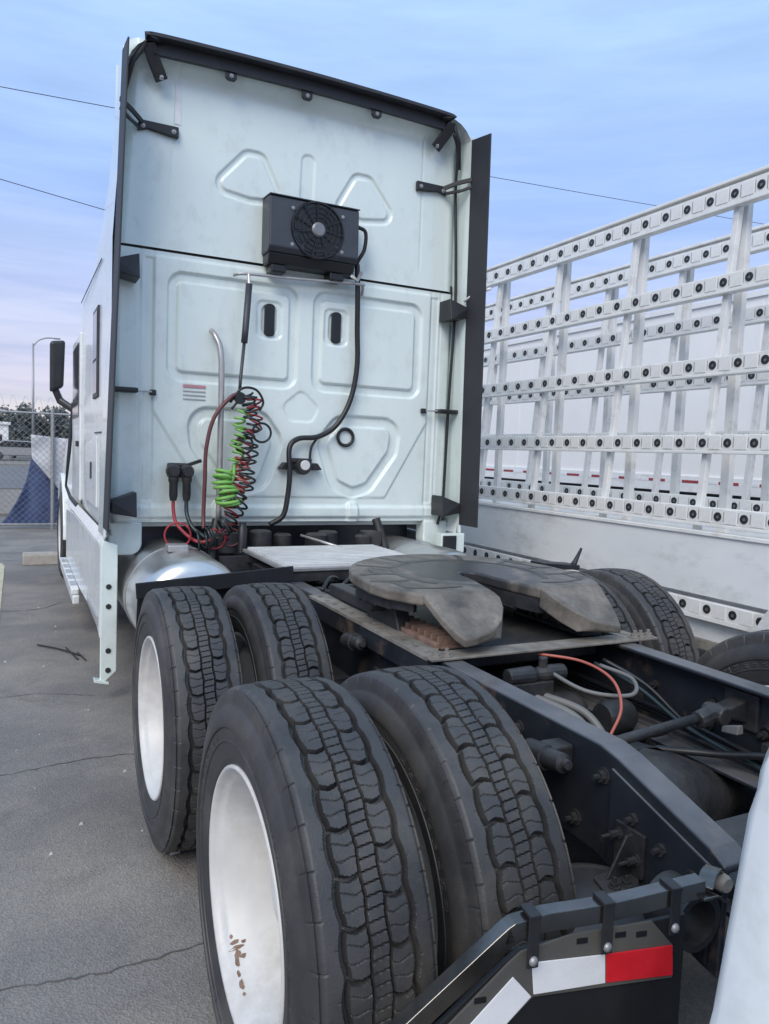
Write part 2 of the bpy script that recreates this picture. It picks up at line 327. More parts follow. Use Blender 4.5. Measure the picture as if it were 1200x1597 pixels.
# ------------------------------------------------------------------ the tractor
truck = empty('semi_truck', (0, 0, 0), 'white high roof sleeper tractor unit seen from behind with bare fifth wheel', 'truck')

# ---- tyre mesh (real tread relief)
R_T, HW = .500, .115
def tyre_mesh():
    npitch = 37; per = 44; N = npitch*per
    nt_ = 156; u = np.linspace(-1, 1, nt_)
    ph = (np.arange(N)/per)[:, None]; U = u[None, :]; A = np.abs(U)
    S = np.where(U < 0, ph, ph+.5)
    def groove(d, hw, depth, soft): return depth*np.clip((hw+soft-np.abs(d))/soft, 0, 1)
    def wrap(x): return (x+.5) % 1-.5
    t = np.clip((A-.17)/.43, 0, 1); inrow = (A > .165) & (A < .63)
    off = .13*(1-(2*t-1)**2)-.05*t
    f = np.abs(wrap(S+.05))*2                          # 0 at the transverse groove, 1 in mid block
    c1 = .610-.026*np.cos(2*PI*(S+.05))-.006*np.cos(4*PI*(S+.05))
    H = groove(A-c1, .050, .022, .014)
    c2 = .170+.012*np.cos(2*PI*S)
    H = np.maximum(H, groove(A-c2, .017, .018, .012))
    tr = groove(wrap(S-off), .034+.030*t, .020, .012); H = np.maximum(H, np.where(inrow, tr, 0))
    for s0, am in ((.36, .03), (.68, -.03)):
        tr = groove(wrap(S-.45*off-s0-am*np.sin(2*PI*t)), .003, .0035, .018); H = np.maximum(H, np.where(inrow & (t > .04), tr, 0))
    incent = A < .165
    tr = groove(wrap(ph*4+.10*np.sin(8*U))/4, .005, .009, .014); H = np.maximum(H, np.where(incent, tr, 0))
    sh = groove(wrap(S+.2), .006, .004, .02)*np.clip((A-.88)/.05, 0, 1); H = np.maximum(H, sh)
    H = np.maximum(H, groove(wrap(S-.4), .003, .0025, .016)*np.clip((.77-A)/.04, 0, 1)*(A > .66))
    rad = R_T-.007*U**2-.010*np.clip((A-.9)/.1, 0, 1)**2-H
    xs = np.repeat((u*HW)[None, :], N, 0)
    side = [(.1185, .486), (.1205, .480), (.1220, .470), (.1245, .458), (.1255, .452), (.1275, .4485), (.1320, .440), (.1375, .425), (.1400, .412), (.1405, .404), (.1395, .400), (.1355, .3985), (.1355, .397)]
    side += [(.1356-.0008*j/14, .3965-.025*j/14) for j in range(1, 15)]
    side += [(.1350, .3700), (.1372, .3690), (.1372, .3660), (.1345, .3650), (.1335, .355), (.1310, .340), (.1285, .328), (.1285, .325), (.1235, .315), (.1175, .306), (.110, .298), (.103, .290)]
    k = len(side); X = np.zeros((N, nt_+2*k)); Rr = np.zeros_like(X)
    for i, (x, r) in enumerate(side):
        X[:, k-1-i] = -x; X[:, k+nt_+i] = x; Rr[:, k-1-i] = r; Rr[:, k+nt_+i] = r
    # shoulder nicks continue down the sidewall edge
    nick = groove(wrap(np.arange(N)/per+.2), .008, .003, .03)
    for i in (0, 1, 2):
        X[:, k-1-i] += nick; X[:, k+nt_+i] -= nick
    # worn moulded marks on the sidewall band, too blurred to read
    lr = np.random.default_rng(3); marks = np.zeros((N, 14))
    for g0, cnt_ in ((.02, 9), (.36, 9), (.69, 9)):
        for q in range(cnt_):
            c0 = int((g0+q*.0165)*N); cw = 4
            bits = lr.random((4, 5)) < .62
            for bx_ in range(4):
                for by_ in range(5):
                    if bits[bx_, by_]: marks[c0+bx_*cw:c0+(bx_+1)*cw, 1+by_*2+(by_ > 2):3+by_*2+(by_ > 2)] = 1
    for j in range(14):
        X[:, k-1-(13+j)] -= .0016*marks[:, j]; X[:, k+nt_+13+j] += .0016*marks[:, j]
    X[:, k:k+nt_] = xs; Rr[:, k:k+nt_] = rad
    an = (np.arange(N)/N*2*PI)[:, None]
    V = np.stack([X, Rr*np.cos(an), Rr*np.sin(an)], -1)
    me = grid_mesh('tyre', V, N, nt_+2*k, 'rubber', closed_u=True); me.set_sharp_from_angle(angle=math.radians(34)); return me
tyre_me = tyre_mesh()
# rim (dish side faces -x): flange, barrel; wheel disc and hub are the parent mesh
rim_prof = [(.288, .112), (.300, .116), (.306, .113), (.306, .109), (.292, .102), (.288, .085), (.282, .06), (.28, .0), (.284, -.06), (.288, -.085), (.290, -.102), (.297, -.108), (.306, -.1125), (.3105, -.118), (.311, -.125), (.306, -.129), (.300, -.126), (.296, -.115), (.291, -.104), (.284, -.101), (.280, -.096), (.276, -.085), (.268, -.06), (.260, -.03), (.260, .03), (.262, .07), (.27, .095), (.28, .108)]
rim_mb = MB().lathe(rim_prof, (0, 0, 0), 'x', 64, closed=True)
rim_me = bpy.data.meshes.new('rim'); rim_me.from_pydata(rim_mb.v, [], rim_mb.f); rim_me.materials.append(M['wheel_white']); fix_normals(rim_me); rim_me.shade_smooth()
disc_mb = MB().lathe([(.0, -.03), (.075, -.03), (.085, -.015), (.09, .03), (.11, .045), (.19, .055), (.235, .060), (.2655, .045), (.2655, .058), (.235, .072), (.19, .068), (.09, .06), (.0, .06)], (0, 0, 0), 'x', 48)
for k in range(10):
    a = 2*PI*k/10; disc_mb.lathe([(0, .02), (.014, .02), (.016, .03), (.016, .052)], (0, .142*math.cos(a), .142*math.sin(a)), 'x', 6)
disc_me = bpy.data.meshes.new('wheel'); disc_me.from_pydata(disc_mb.v, [], disc_mb.f); disc_me.materials.append(M['wheel_white']); fix_normals(disc_me); disc_me.shade_smooth(); disc_me.set_sharp_from_angle(angle=math.radians(35))
def wheel(x, y, z, flip, parent, spin, s=1.0):
    w = link('wheel', disc_me, parent, loc=(x, y, z), rot=(spin, 0, PI if flip else 0), fix=False)
    w.scale = (s, s, s)
    link('tyre', tyre_me, w, fix=False); link('rim', rim_me, w, fix=False)
    return w
near_wheel = wheel(-1.105, 0, .5, False, truck, 0.0)
rs = MB()
def rust(a0, x0, sa, sx, n=11):
    pts = [(a0+sa*random.uniform(.55, 1.1)*math.cos(2*PI*k/n), x0+sx*random.uniform(.55, 1.1)*math.sin(2*PI*k/n)) for k in range(n)]
    def P(a, x):
        r_ = np.interp(x, [-.104, -.101, -.096, -.085, -.06, -.03], [.290, .283, .279, .275, .267, .259])-.0012; return (x, r_*math.cos(a), r_*math.sin(a))
    rs.add([P(a0, x0)]+[P(a, x) for a, x in pts], [(0, 1+k, 1+(k+1) % n) for k in range(n)])
for a0, x0, sa, sx in ((-50, -.088, 1.6, .012), (-53, -.083, 1.3, .022), (-56, -.087, 2.4, .009), (-51, -.068, 1.0, .008), (-58, -.075, 1.4, .010), (-60, -.092, 3.0, .006), (-66, -.094, 2.2, .005), (-72, -.093, 3.5, .006), (-47, -.095, 1.2, .005), (-77, -.094, 1.5, .004)): rust(math.radians(a0), x0, math.radians(sa), sx)
rs.build('rust_stain', 'rust_stain', near_wheel)
for y in (0, 1.32):
    for sgn in (-1, 1):
        if not (sgn < 0 and y == 0): wheel(sgn*1.105, y, .5, sgn > 0, truck, random.uniform(0, 6))
        wheel(sgn*.765, y, .5, sgn < 0, truck, random.uniform(0, 6))
wheel(-1.13, 7.75, .5, False, truck, 1.0); wheel(1.13, 7.75, .5, True, truck, 2.0)

# ---- frame rails: C channels open inwards, tail tapers down
def rail(sgn):
    zt, zb, t = .870, .600, .016
    st = [(-.640, .752, .515), (-.60, .775, .52), (-.33, .858, .585), (-.27, zt, zb), (.5, zt, zb), (1.5, zt, zb), (3, zt, zb), (6.6, zt, zb)]
    vs_ = []; fs = []
    for y, a, b in st:
        pr = [(.425, a), (.425, b), (.345, b), (.345, b+t), (.425-t, b+t), (.425-t, a-t), (.345, a-t), (.345, a)]
        vs_ += [(sgn*x, y, z) for x, z in pr]
    k = 8; n = len(st)
    for i in range(n-1):
        for q in range(k): fs.append((i*k+q, i*k+(q+1) % k, (i+1)*k+(q+1) % k, (i+1)*k+q))
    fs += [tuple(range(k)), tuple(range((n-1)*k, n*k))]
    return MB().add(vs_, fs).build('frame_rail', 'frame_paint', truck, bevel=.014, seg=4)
railL = rail(-1); railR = rail(1)
bolt_me = None
def bolt(parent, p, axis, r=.014, h=.018, m='dark_metal'):
    mb = MB()
    prof = [(0, h*1.9), (r*.5, h*1.9), (r*.5, h), (r, h), (r, .004), (r*1.5, .004), (r*1.5, 0)]
    ax = axis[-1]; sg = -1 if axis[0] == '-' else 1
    mb.lathe([(a, b*sg) for a, b in prof], (0, 0, 0), ax, 8)
    return mb.build('bolt', m, parent, smooth='auto', loc=p)
for y, z in ((-.29, .80), (-.40, .745), (-.485, .715), (-.50, .622), (-.20, .655), (.05, .80), (.05, .67), (-.57, .70)): bolt(railL, (-.4255, y, z), '-x')
for y, z in ((-.29, .76), (-.1, .72), (.1, .76), (.1, .68), (.35, .75), (-.25, .68)): bolt(railR, (.413, y, z), '-x')
# second rail layer on the tail (doubler plate)
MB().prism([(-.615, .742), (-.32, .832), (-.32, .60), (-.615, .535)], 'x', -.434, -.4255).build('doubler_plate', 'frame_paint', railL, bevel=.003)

# crossmembers
for y0, y1, z0, z1 in ((-.56, -.44, .60, .70), (1.9, 1.99, .62, .84), (2.9, 3.0, .62, .84)):
    MB().box(-.413, .413, y0, y1, z0, z1).build('crossmember', 'dark_metal', truck, bevel=.012)
MB().hexa([(-.34, -.43, .70), (.34, -.43, .70), (.34, -.60, .66), (-.34, -.60, .66)], [(-.34, -.43, .712), (.34, -.43, .712), (.34, -.60, .672), (-.34, -.60, .672)]).build('rear_crossmember_plate', 'dark_metal', truck, bevel=.004)
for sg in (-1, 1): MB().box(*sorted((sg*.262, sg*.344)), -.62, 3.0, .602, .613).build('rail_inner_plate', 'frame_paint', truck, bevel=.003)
# axles
for y in (0, 1.32):
    a = MB().lathe([(0, -.62), (.06, -.62), (.07, -.35), (.16, -.14), (.20, 0), (.16, .14), (.07, .35), (.06, .62), (0, .62)], (0, y, .5), 'x', 20)
    a.lathe([(0, .30), (.06, .30), (.12, .2), (.19, .08), (.20, 0)], (0, y, .5), 'y', 20)
    a.build('axle', 'dark_metal', truck, smooth='auto')
    for sg in (-1, 1):
        MB().lathe([(0, -.11), (.2, -.11), (.2, .02), (.17, .03), (0, .03)], (sg*.63, y, .5), 'x', 24).build('brake_drum', 'dark_metal', truck, smooth='auto')
MB().tube([(0, .3, .52), (0, 1.0, .50)], .05, 14).build('drive_shaft', 'dark_metal', truck, smooth=True)
MB().tube([(0, 1.62, .52), (0, 3.4, .62)], .06, 14).build('drive_shaft', 'dark_metal', truck, smooth=True)
# track rod across the frame with clevis on the right rail
rod = MB().tube([(-.36, .02, .70), (.24, -.02, .775)], .016, 12).build('track_rod', 'dark_metal', truck, smooth=True)
cb = MB().prism([(.30, .765), (.412, .735), (.412, .82), (.31, .795)], 'y', -.045, .015); cb.box(.395, .412, -.08, .05, .715, .835); cb.lathe([(0, -.04), (.028, -.04), (.032, 0), (.028, .04), (0, .04)], (.28, -.02, .778), 'y', 14); cb.tube([(.20, -.02, .765), (.28, -.02, .785)], .028, 10)
cb.build('rod_bracket', 'dark_metal', rod, bevel=.006)
MB().hexa([(.255, -.12, .745), (.285, -.12, .745), (.30, -.05, .73), (.27, -.05, .73)], [(.26, -.12, .775), (.28, -.12, .775), (.295, -.05, .75), (.272, -.05, .75)]).build('white_connector', 'hose_white', rod, bevel=.004)
# air springs with brackets
for sg in (-1, 1):
    for y in (-.40, .92):
        s_ = MB().lathe([(0, .33), (.11, .33), (.115, .36), (.15, .40), (.158, .45), (.145, .49), (.15, .52), (.158, .56), (.158, .560), (.150, .585), (.130, .602), (.105, .609), (.095, .607), (.085, .615), (.0, .616)], (sg*.545, y-.02, 0), 'z', 36).build('air_spring', 'rubber', truck, smooth=True)
        if sg < 0:
            b_ = MB().prism([(-.550, y-.045), (-.525, y-.066), (-.470, y-.060), (-.436, y-.03), (-.436, y+.03), (-.535, y+.01)], 'z', .617, .624)
            b_.prism([(-.515, .624), (-.436, .624), (-.436, .715), (-.462, .715)], 'y', y-.012, y-.005); b_.box(-.445, -.4355, y-.045, y+.045, .624, .725)
            b_.build('spring_bracket', 'dark_metal', s_, bevel=.002)
            bolt(s_, (-.520, y-.040, .624), '+z', .009, .012); bolt(s_, (-.490, y-.045, .624), '+z', .009, .012)
            bolt(s_, (-.446, y-.028, .665), '-x', .009, .028); bolt(s_, (-.446, y+.030, .700), '-x', .009, .028)
# shock absorbers / stub on the rail outside
for y in (-.15, 1.05):
    s_ = MB().lathe([(0, .10), (.012, .10), (.014, .085), (.024, .08), (.026, .02), (.032, .018), (.034, -.055), (.025, -.07), (.02, -.085), (0, -.085)], (0, 0, 0), 'y', 20)
    s_.build('suspension_bushing', 'dark_metal', truck, smooth='auto', loc=(-.50, y, .805), rot=(.15, 0, PI))
    MB().box(-.49, -.4265, y-.03, y+.03, .775, .835).build('bushing_bracket', 'dark_metal', truck, bevel=.006)
# longitudinal springs beams under the rails
for sg in (-1, 1):
    MB().bar([(sg*.57, -.52, .33), (sg*.55, 0, .37), (sg*.50, .55, .42)], .09, .05).build('suspension_beam', 'dark_metal', truck, bevel=.006)
    MB().bar([(sg*.57, .80, .33), (sg*.55, 1.32, .37), (sg*.50, 1.87, .42)], .09, .05).build('suspension_beam', 'dark_metal', truck, bevel=.006)
    MB().prism([(.44, .62), (.66, .62), (.60, .40), (.50, .40)], 'x', sg*.4265, sg*.52).build('spring_hanger', 'dark_metal', truck, bevel=.006)
    MB().prism([(1.76, .62), (1.98, .62), (1.92, .40), (1.82, .40)], 'x', sg*.4265, sg*.52).build('spring_hanger', 'dark_metal', truck, bevel=.006)
# air tank between rails
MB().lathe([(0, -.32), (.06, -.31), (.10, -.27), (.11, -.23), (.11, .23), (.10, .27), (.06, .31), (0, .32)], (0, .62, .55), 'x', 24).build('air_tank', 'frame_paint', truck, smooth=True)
# hoses between rails
def hose(name, pts, r, m, parent=None, n=8):
    return MB().tube(spline(pts, 8), r, n).build(name, m, parent or truck, smooth=True)
hose('air_hose', [(-.02, .50, .86), (.08, .38, .855), (.09, .24, .83), (.02, .12, .78), (-.04, .10, .70)], .0052, 'hose_orange')
hose('air_hose', [(-.04, .46, .83), (.03, .30, .78), (.16, .22, .775), (.24, .30, .80), (.20, .42, .82)], .0075, 'hose_white')
hose('air_hose', [(-.1, .42, .74), (-.02, .28, .70), (.0, .18, .62), (.02, .1, .5)], .014, 'hose_white')
hose('air_hose', [(-.06, .42, .74), (.02, .28, .71), (.045, .18, .62), (.06, .1, .5)], .014, 'hose_white')
hose('air_hose', [(.20, .45, .82), (.28, .30, .76), (.31, .1, .68), (.33, -.2, .64)], .008, 'hose_teal')
hose('air_hose', [(.24, .45, .83), (.31, .30, .77), (.34, .1, .67), (.35, -.2, .65)], .008, 'hose_black')
hose('air_hose', [(.14, .1, .64), (.26, -.05, .66), (.34, -.25, .70), (.38, -.55, .66)], .012, 'hose_black')
for dx, r_, m_ in ((0, .009, 'hose_black'), (.02, .007, 'hose_teal'), (.038, .006, 'hose_black')):
    hose('air_hose', [(.30+dx, 1.4, .74-dx), (.33+dx*.8, .7, .70-dx), (.34+dx*.8, .2, .69-dx), (.33+dx*.8, -.25, .665-dx), (.30+dx, -.5, .66-dx)], r_, m_)
hose('air_hose', [(-.30, .45, .80), (-.22, .30, .70), (-.12, .20, .66), (.05, .22, .64), (.25, .15, .66), (.36, .2, .70)], .009, 'hose_black')
hose('air_hose', [(-.33, .2, .76), (-.25, .1, .66), (-.1, .02, .70), (-.02, -.05, .62)], .007, 'hose_black')
for yy in (-.15, .12, .4): MB().box(.36, .405, yy, yy+.025, .66, .71).build('hose_clip', 'dark_metal', truck, bevel=.003)
MB().lathe([(0, -.06), (.05, -.06), (.06, -.04), (.06, .04), (.05, .06), (0, .06)], (.20, .33, .66), 'x', 18).build('brake_chamber', 'dark_metal', truck, smooth='auto')
vb = MB(); vb.box(-.20, -.02, .40, .47, .74, .79); vb.lathe([(0, -.12), (.028, -.12), (.032, -.02), (.022, 0), (.03, .03), (.028, .12), (0, .13)], (-.08, .43, .81), 'x', 14); vb.tube([(-.05, .43, .80), (-.05, .43, .87)], .016, 10)
vb.build('air_valve', 'dark_metal', truck, bevel=.004)
# quarter bar and mudguard in front of the front drive tyres
for sg in (-1, 1):
    MB().bar([(sg*.43, 1.98, .93), (sg*1.20, 1.98, .872)], .012, .075).build('mudguard_bar', 'flap_rubber', truck, bevel=.003)
    q = [(2.02+.05*math.sin(PI*k/10), .86-.60*k/10) for k in range(11)]
    MB().prism(q+[(a+.012, b) for a, b in reversed(q)], 'x', sg*1.185, sg*.60).build('mudguard', 'flap_rubber', truck)

# ---- fifth wheel
fw = MB()
KX, KY = 0.0, 1.0
def plate_outline():
    half = []
    for k in range(0, 19):
        a = PI/2+PI/2*k/18; half.append((.50*math.cos(a)*1.0, .52*math.sin(a)))     # from front centre to left
    half[-1] = (-.50, 0.0)
    half += [(-.505, -.10), (-.485, -.20), (-.435, -.29), (-.405, -.33)]                               # left side to crease
    throat = [(-.108, -.33), (-.092, -.26), (-.065, -.15), (-.055, -.08), (-.052, -.02), (-.040, .02), (-.02, .038), (0, .044)]
    return half, throat
half, throat = plate_outline()
left = half+throat
outline = left+[(-x, y) for x, y in reversed(left[1:-1])]
fw_plate = MB().prism(outline, 'z', -.045, 0)
fwo = fw_plate.build('fifth_wheel', 'coupling_plate', truck, loc=(KX, KY, 1.07), bevel=.010, seg=3)
fwo.rotation_euler = (math.radians(1.2), 0, 0)
for sg in (-1, 1):
    # ramp: slopes down and narrows to the tip
    top = [(-.405, -.331, -.001), (-.108, -.331, -.001), (-.110, -.38, -.012), (-.128, -.43, -.036), (-.170, -.485, -.066), (-.225, -.520, -.094), (-.30, -.535, -.110), (-.345, -.528, -.118), (-.365, -.49, -.10), (-.385, -.43, -.062)]
    bot = [(x, y, z-(.075 if abs(x) < .2 else .03)) for x, y, z in top]
    n = len(top); vs_ = [(sg*-x, y, z) for x, y, z in top+bot]
    MB().add(vs_, [tuple(range(n)), tuple(range(n, 2*n))[::-1]]+[(i, (i+1) % n, n+(i+1) % n, n+i) for i in range(n)]).build('ramp', 'coupling_plate', fwo, bevel=.006)
    # skirt wall under the plate edge
    sk = [(sg*x*.94, y*.94) for x, y in half[4:-1]]
    m_ = MB()
    for i in range(len(sk)-1):
        (a, b), (c, d) = sk[i], sk[i+1]
        za = -.045; zl = -.075-.03*math.sin(PI*i/(len(sk)-1))
        m_.hexa([(a, b, zl), (c, d, zl), (c*.95, d*.95, zl), (a*.95, b*.95, zl)], [(a, b, za), (c, d, za), (c*.95, d*.95, za), (a*.95, b*.95, za)])
    m_.build('plate_skirt', 'dark_metal', fwo)
    # pivot bracket
    MB().prism([(-.15, -.20), (.15, -.20), (.09, -.06), (-.09, -.06)], 'x', sg*.34, sg*.40).build('pivot_bracket', 'dark_metal', fwo, bevel=.006)
    MB().lathe([(0, -.06), (.035, -.06), (.035, .06), (0, .06)], (sg*.40, 0, -.10), 'x', 14).build('pivot_pin', 'dark_metal', fwo, smooth='auto')
def groove_ribbon(pts, w=.014):
    m_ = MB(); P_ = [Vector((x, y, .0015)) for x, y in pts]; vs_ = []
    for i, q in enumerate(P_):
        t = (P_[min(i+1, len(P_)-1)]-P_[max(i-1, 0)]).normalized(); n_ = Vector((-t.y, t.x, 0)); vs_ += [q+n_*w, q-n_*w]
    m_.add(vs_, [(2*i, 2*i+1, 2*i+3, 2*i+2) for i in range(len(P_)-1)]).build('grease_groove', 'grease', fwo)
groove_ribbon([(.315*math.cos(a), .315*math.sin(a)+.01) for a in [math.radians(-35+250*k/40) for k in range(41)]], .013)
for sg in (-1, 1):
    groove_ribbon([(sg*.32, .05), (sg*.40, .07), (sg*.47, .06)]); groove_ribbon([(sg*.33, -.08), (sg*.41, -.09), (sg*.49, -.07)]); groove_ribbon([(sg*.41, -.09), (sg*.41, -.22)], .009)
    groove_ribbon([(sg*.27, .18), (sg*.34, .24), (sg*.40, .27)]); groove_ribbon([(sg*.14, .29), (sg*.18, .38), (sg*.20, .45)]); groove_ribbon([(sg*.40, .07), (sg*.385, .16), (sg*.34, .24)], .009)
    groove_ribbon([(sg*.19, -.24), (sg*.30, -.25), (sg*.40, -.22)], .010)
for sg in (-1, 1):      # throat walls under the plate
    tw = [(sg*-x, y) for x, y in throat[:5]]; m_ = MB()
    for (a, b), (c, d) in zip(tw[:-1], tw[1:]):
        m_.hexa([(a, b, -.10), (c, d, -.10), (c+sg*.03, d, -.10), (a+sg*.03, b, -.10)], [(a, b, -.046), (c, d, -.046), (c+sg*.03, d, -.046), (a+sg*.03, b, -.046)])
    m_.build('throat_wall', 'dark_metal', fwo)
MB().box(-.10, .10, -.02, .2, -.13, -.045).build('lock_housing', 'dark_metal', fwo, bevel=.01)
MB().tube([(-.1, .1, -.09), (-.38, .12, -.10), (-.46, .10, -.10)], .012, 8).build('release_handle', 'dark_metal', fwo)
# slide base
for sg in (-1, 1):
    x0, x1 = sorted((sg*.478, sg*.392))
    # perforated mounting angle, built as a ladder of plates round square holes
    mb = MB(); y0, y1, nh = .505, 1.62, 12; hs = .020; st = (y1-y0)/nh
    mb.box(x0, x0+.026, y0, y1, .874, .886); mb.box(x0+.050, x1, y0, y1, .874, .886)
    for k in range(nh+1):
        a = y0+k*st-(st-.03)/2; b = y0+k*st+(st-.03)/2
        mb.box(x0+.026, x0+.050, max(a, y0), min(b, y1), .8741, .8859)
    pa = mb.build('perforated_angle', 'steel_dusty', truck)
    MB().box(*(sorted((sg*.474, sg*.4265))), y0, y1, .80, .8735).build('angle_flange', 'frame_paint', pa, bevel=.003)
    # toothed slide rack
    rm_ = 'rusty' if sg < 0 else 'dark_metal'
    mb = MB(); mb.box(*sorted((sg*.385, sg*.365)), .60, 1.05, .880, .900); mb.box(*sorted((sg*.364, sg*.27)), .60, 1.05, .876, .887)
    rk = mb.build('slide_rack', rm_, truck, bevel=.002)
    tm = None
    for k in range(9):
        t_ = MB().box(*sorted((sg*.366, sg*.285)), 0, .015, .8872, .918)
        if tm is None: tm = t_.build('rack_tooth', rm_, rk, loc=(0, .61+k*.048, 0))
        else: c = tm.copy(); col.objects.link(c); c.location = (0, .61+k*.048, 0)
    MB().box(*sorted((sg*.385, sg*.31)), 1.02, 1.6, .888, .94).build('slide_guide', 'dark_metal', truck, bevel=.006)
MB().hexa([(-.47, .475, .874), (.54, .475, .874), (.54, .565, .874), (-.47, .565, .874)], [(-.47, .475, .884), (.54, .475, .884), (.54, .565, .884), (-.47, .565, .884)]).build('base_cross_plate', 'steel_dusty', truck, bevel=.003)
MB().box(-.345, .345, .60, 1.6, .80, .868).build('slide_base', 'dark_metal', truck, bevel=.006)
for x in (-.44, -.40, .44, .47, .51): bolt(truck, (x, .50, .8845), '+z', .014, .014, 'steel_dusty')
for x, y in ((-.30, 1.75), (-.22, 1.8), (-.1, 1.78), (-.2, 1.95), (.0, 1.9), (-.33, 1.9)):
    MB().box(x-.04, x+.05, y-.02, y+.03, .80, random.uniform(.84, .9)).build('valve_block', 'dark_metal', truck, bevel=.006)
hose('air_hose', [(-.38, 1.7, .89), (-.30, 1.8, .93), (-.22, 1.9, .90), (-.26, 2.1, .85)], .010, 'hose_black')
hose('air_hose', [(-.30, 1.68, .90), (-.18, 1.78, .94), (-.08, 1.9, .90), (-.05, 2.1, .85)], .010, 'hose_black')

# ---- deck plate behind the cab (checker/grating)
dk = MB().box(-.46, .42, 2.04, 2.84, .925, .945).build('deck_plate', 'galvanised', truck, bevel=.004)
for k in range(13):
    y = 2.065+k*.058
    MB().box(-.44, .40, y, y+.036, .9455, .960).build('deck_rib', 'aluminium', dk)
MB().box(-.45, .41, 2.05, 2.12, .872, .925).build('deck_support', 'dark_metal', truck)
MB().box(-.45, .41, 2.74, 2.82, .872, .925).build('deck_support', 'dark_metal', truck)

# ---- fuel tanks
for sg in (-1, 1):
    tk = MB().lathe([(0, 2.42), (.10, 2.425), (.22, 2.44), (.265, 2.465), (.29, 2.50), (.30, 2.56), (.30, 5.2), (.28, 5.28), (0, 5.3)], (sg*.825, 0, .652), 'y', 56).build('fuel_tank', 'polished', truck, smooth=True)
    for y in (2.95, 3.9): MB().lathe([(.301, y), (.306, y), (.306, y+.07), (.301, y+.07)], (sg*.825, 0, .652), 'y', 48, closed=True).build('tank_strap', 'polished', tk, smooth='auto')
    MB().prism([(.42, .90), (.60, .90), (.52, .34), (.42, .34)] if sg > 0 else [(-.42, .90), (-.60, .90), (-.52, .34), (-.42, .34)], 'y', 2.8, 2.86).build('tank_bracket', 'dark_metal', tk)
# under-cab clutter
for x, y, z, r, h in ((-.30, 3.0, .95, .07, .16), (.10, 3.05, .93, .075, .14), (.20, 3.1, .93, .07, .16), (.42, 3.0, .90, .06, .18), (-.12, 3.1, .92, .06, .15)):
    MB().lathe([(0, -h/2), (r, -h/2), (r, h/2), (r*.8, h/2+.01), (0, h/2+.01)], (x, y, z), 'z', 18).build('cab_mount', 'dark_metal', truck, smooth='auto')
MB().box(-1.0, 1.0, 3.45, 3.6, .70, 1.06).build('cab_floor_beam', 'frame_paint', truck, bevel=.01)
MB().box(-.425, .425, 3.05, 3.4, .60, .86).build('transmission', 'dark_metal', truck, bevel=.03)
for sg in (-1, 1):
    MB().tube([(sg*.62, 2.98, .80), (sg*.56, 3.1, 1.10)], .03, 12).build('cab_shock', 'dark_metal', truck, smooth='auto')
    MB().lathe([(0, -.06), (.075, -.06), (.08, .0), (.075, .06), (0, .06)], (sg*.50, 3.05, .96), 'z', 18).build('cab_air_spring', 'rubber', truck, smooth='auto')
MB().tube([(-.02, 3.02, 1.0), (.14, 2.72, .955)], .009, 8).build('gas_strut', 'zinc_tube', truck, smooth=True)

# ---- sleeper back wall: pressed relief
def sdf_poly(P, X, Z):
    P = np.array(P, float); d = np.full(X.shape, 1e9); inside = np.zeros(X.shape, bool); n = len(P)
    for i in range(n):
        a, b = P[i], P[(i+1) % n]; e_ = b-a; wx, wz = X-a[0], Z-a[1]
        t = np.clip((wx*e_[0]+wz*e_[1])/(e_@e_), 0, 1); d = np.minimum(d, np.hypot(wx-t*e_[0], wz-t*e_[1]))
        c = ((a[1] > Z) != (b[1] > Z)) & (X < (b[0]-a[0])*(Z-a[1])/((b[1]-a[1]) if abs(b[1]-a[1]) > 1e-9 else 1e-9)+a[0]); inside ^= c
    return np.where(inside, -d, d)
def rrect(x0, x1, z0, z1, X, Z, r):
    cx, cz, hx, hz = (x0+x1)/2, (z0+z1)/2, (x1-x0)/2-r, (z1-z0)/2-r
    qx, qz = np.abs(X-cx)-hx, np.abs(Z-cz)-hz
    return np.hypot(np.maximum(qx, 0), np.maximum(qz, 0))+np.minimum(np.maximum(qx, qz), 0)-r
def sm(x, a, b): t = np.clip((x-a)/(b-a), 0, 1); return t*t*(3-2*t)
def channel(s, w, depth, soft=.011): return depth*(sm(-s, 0, soft)-sm(-s, w-soft, w))      # recessed ring just inside the outline
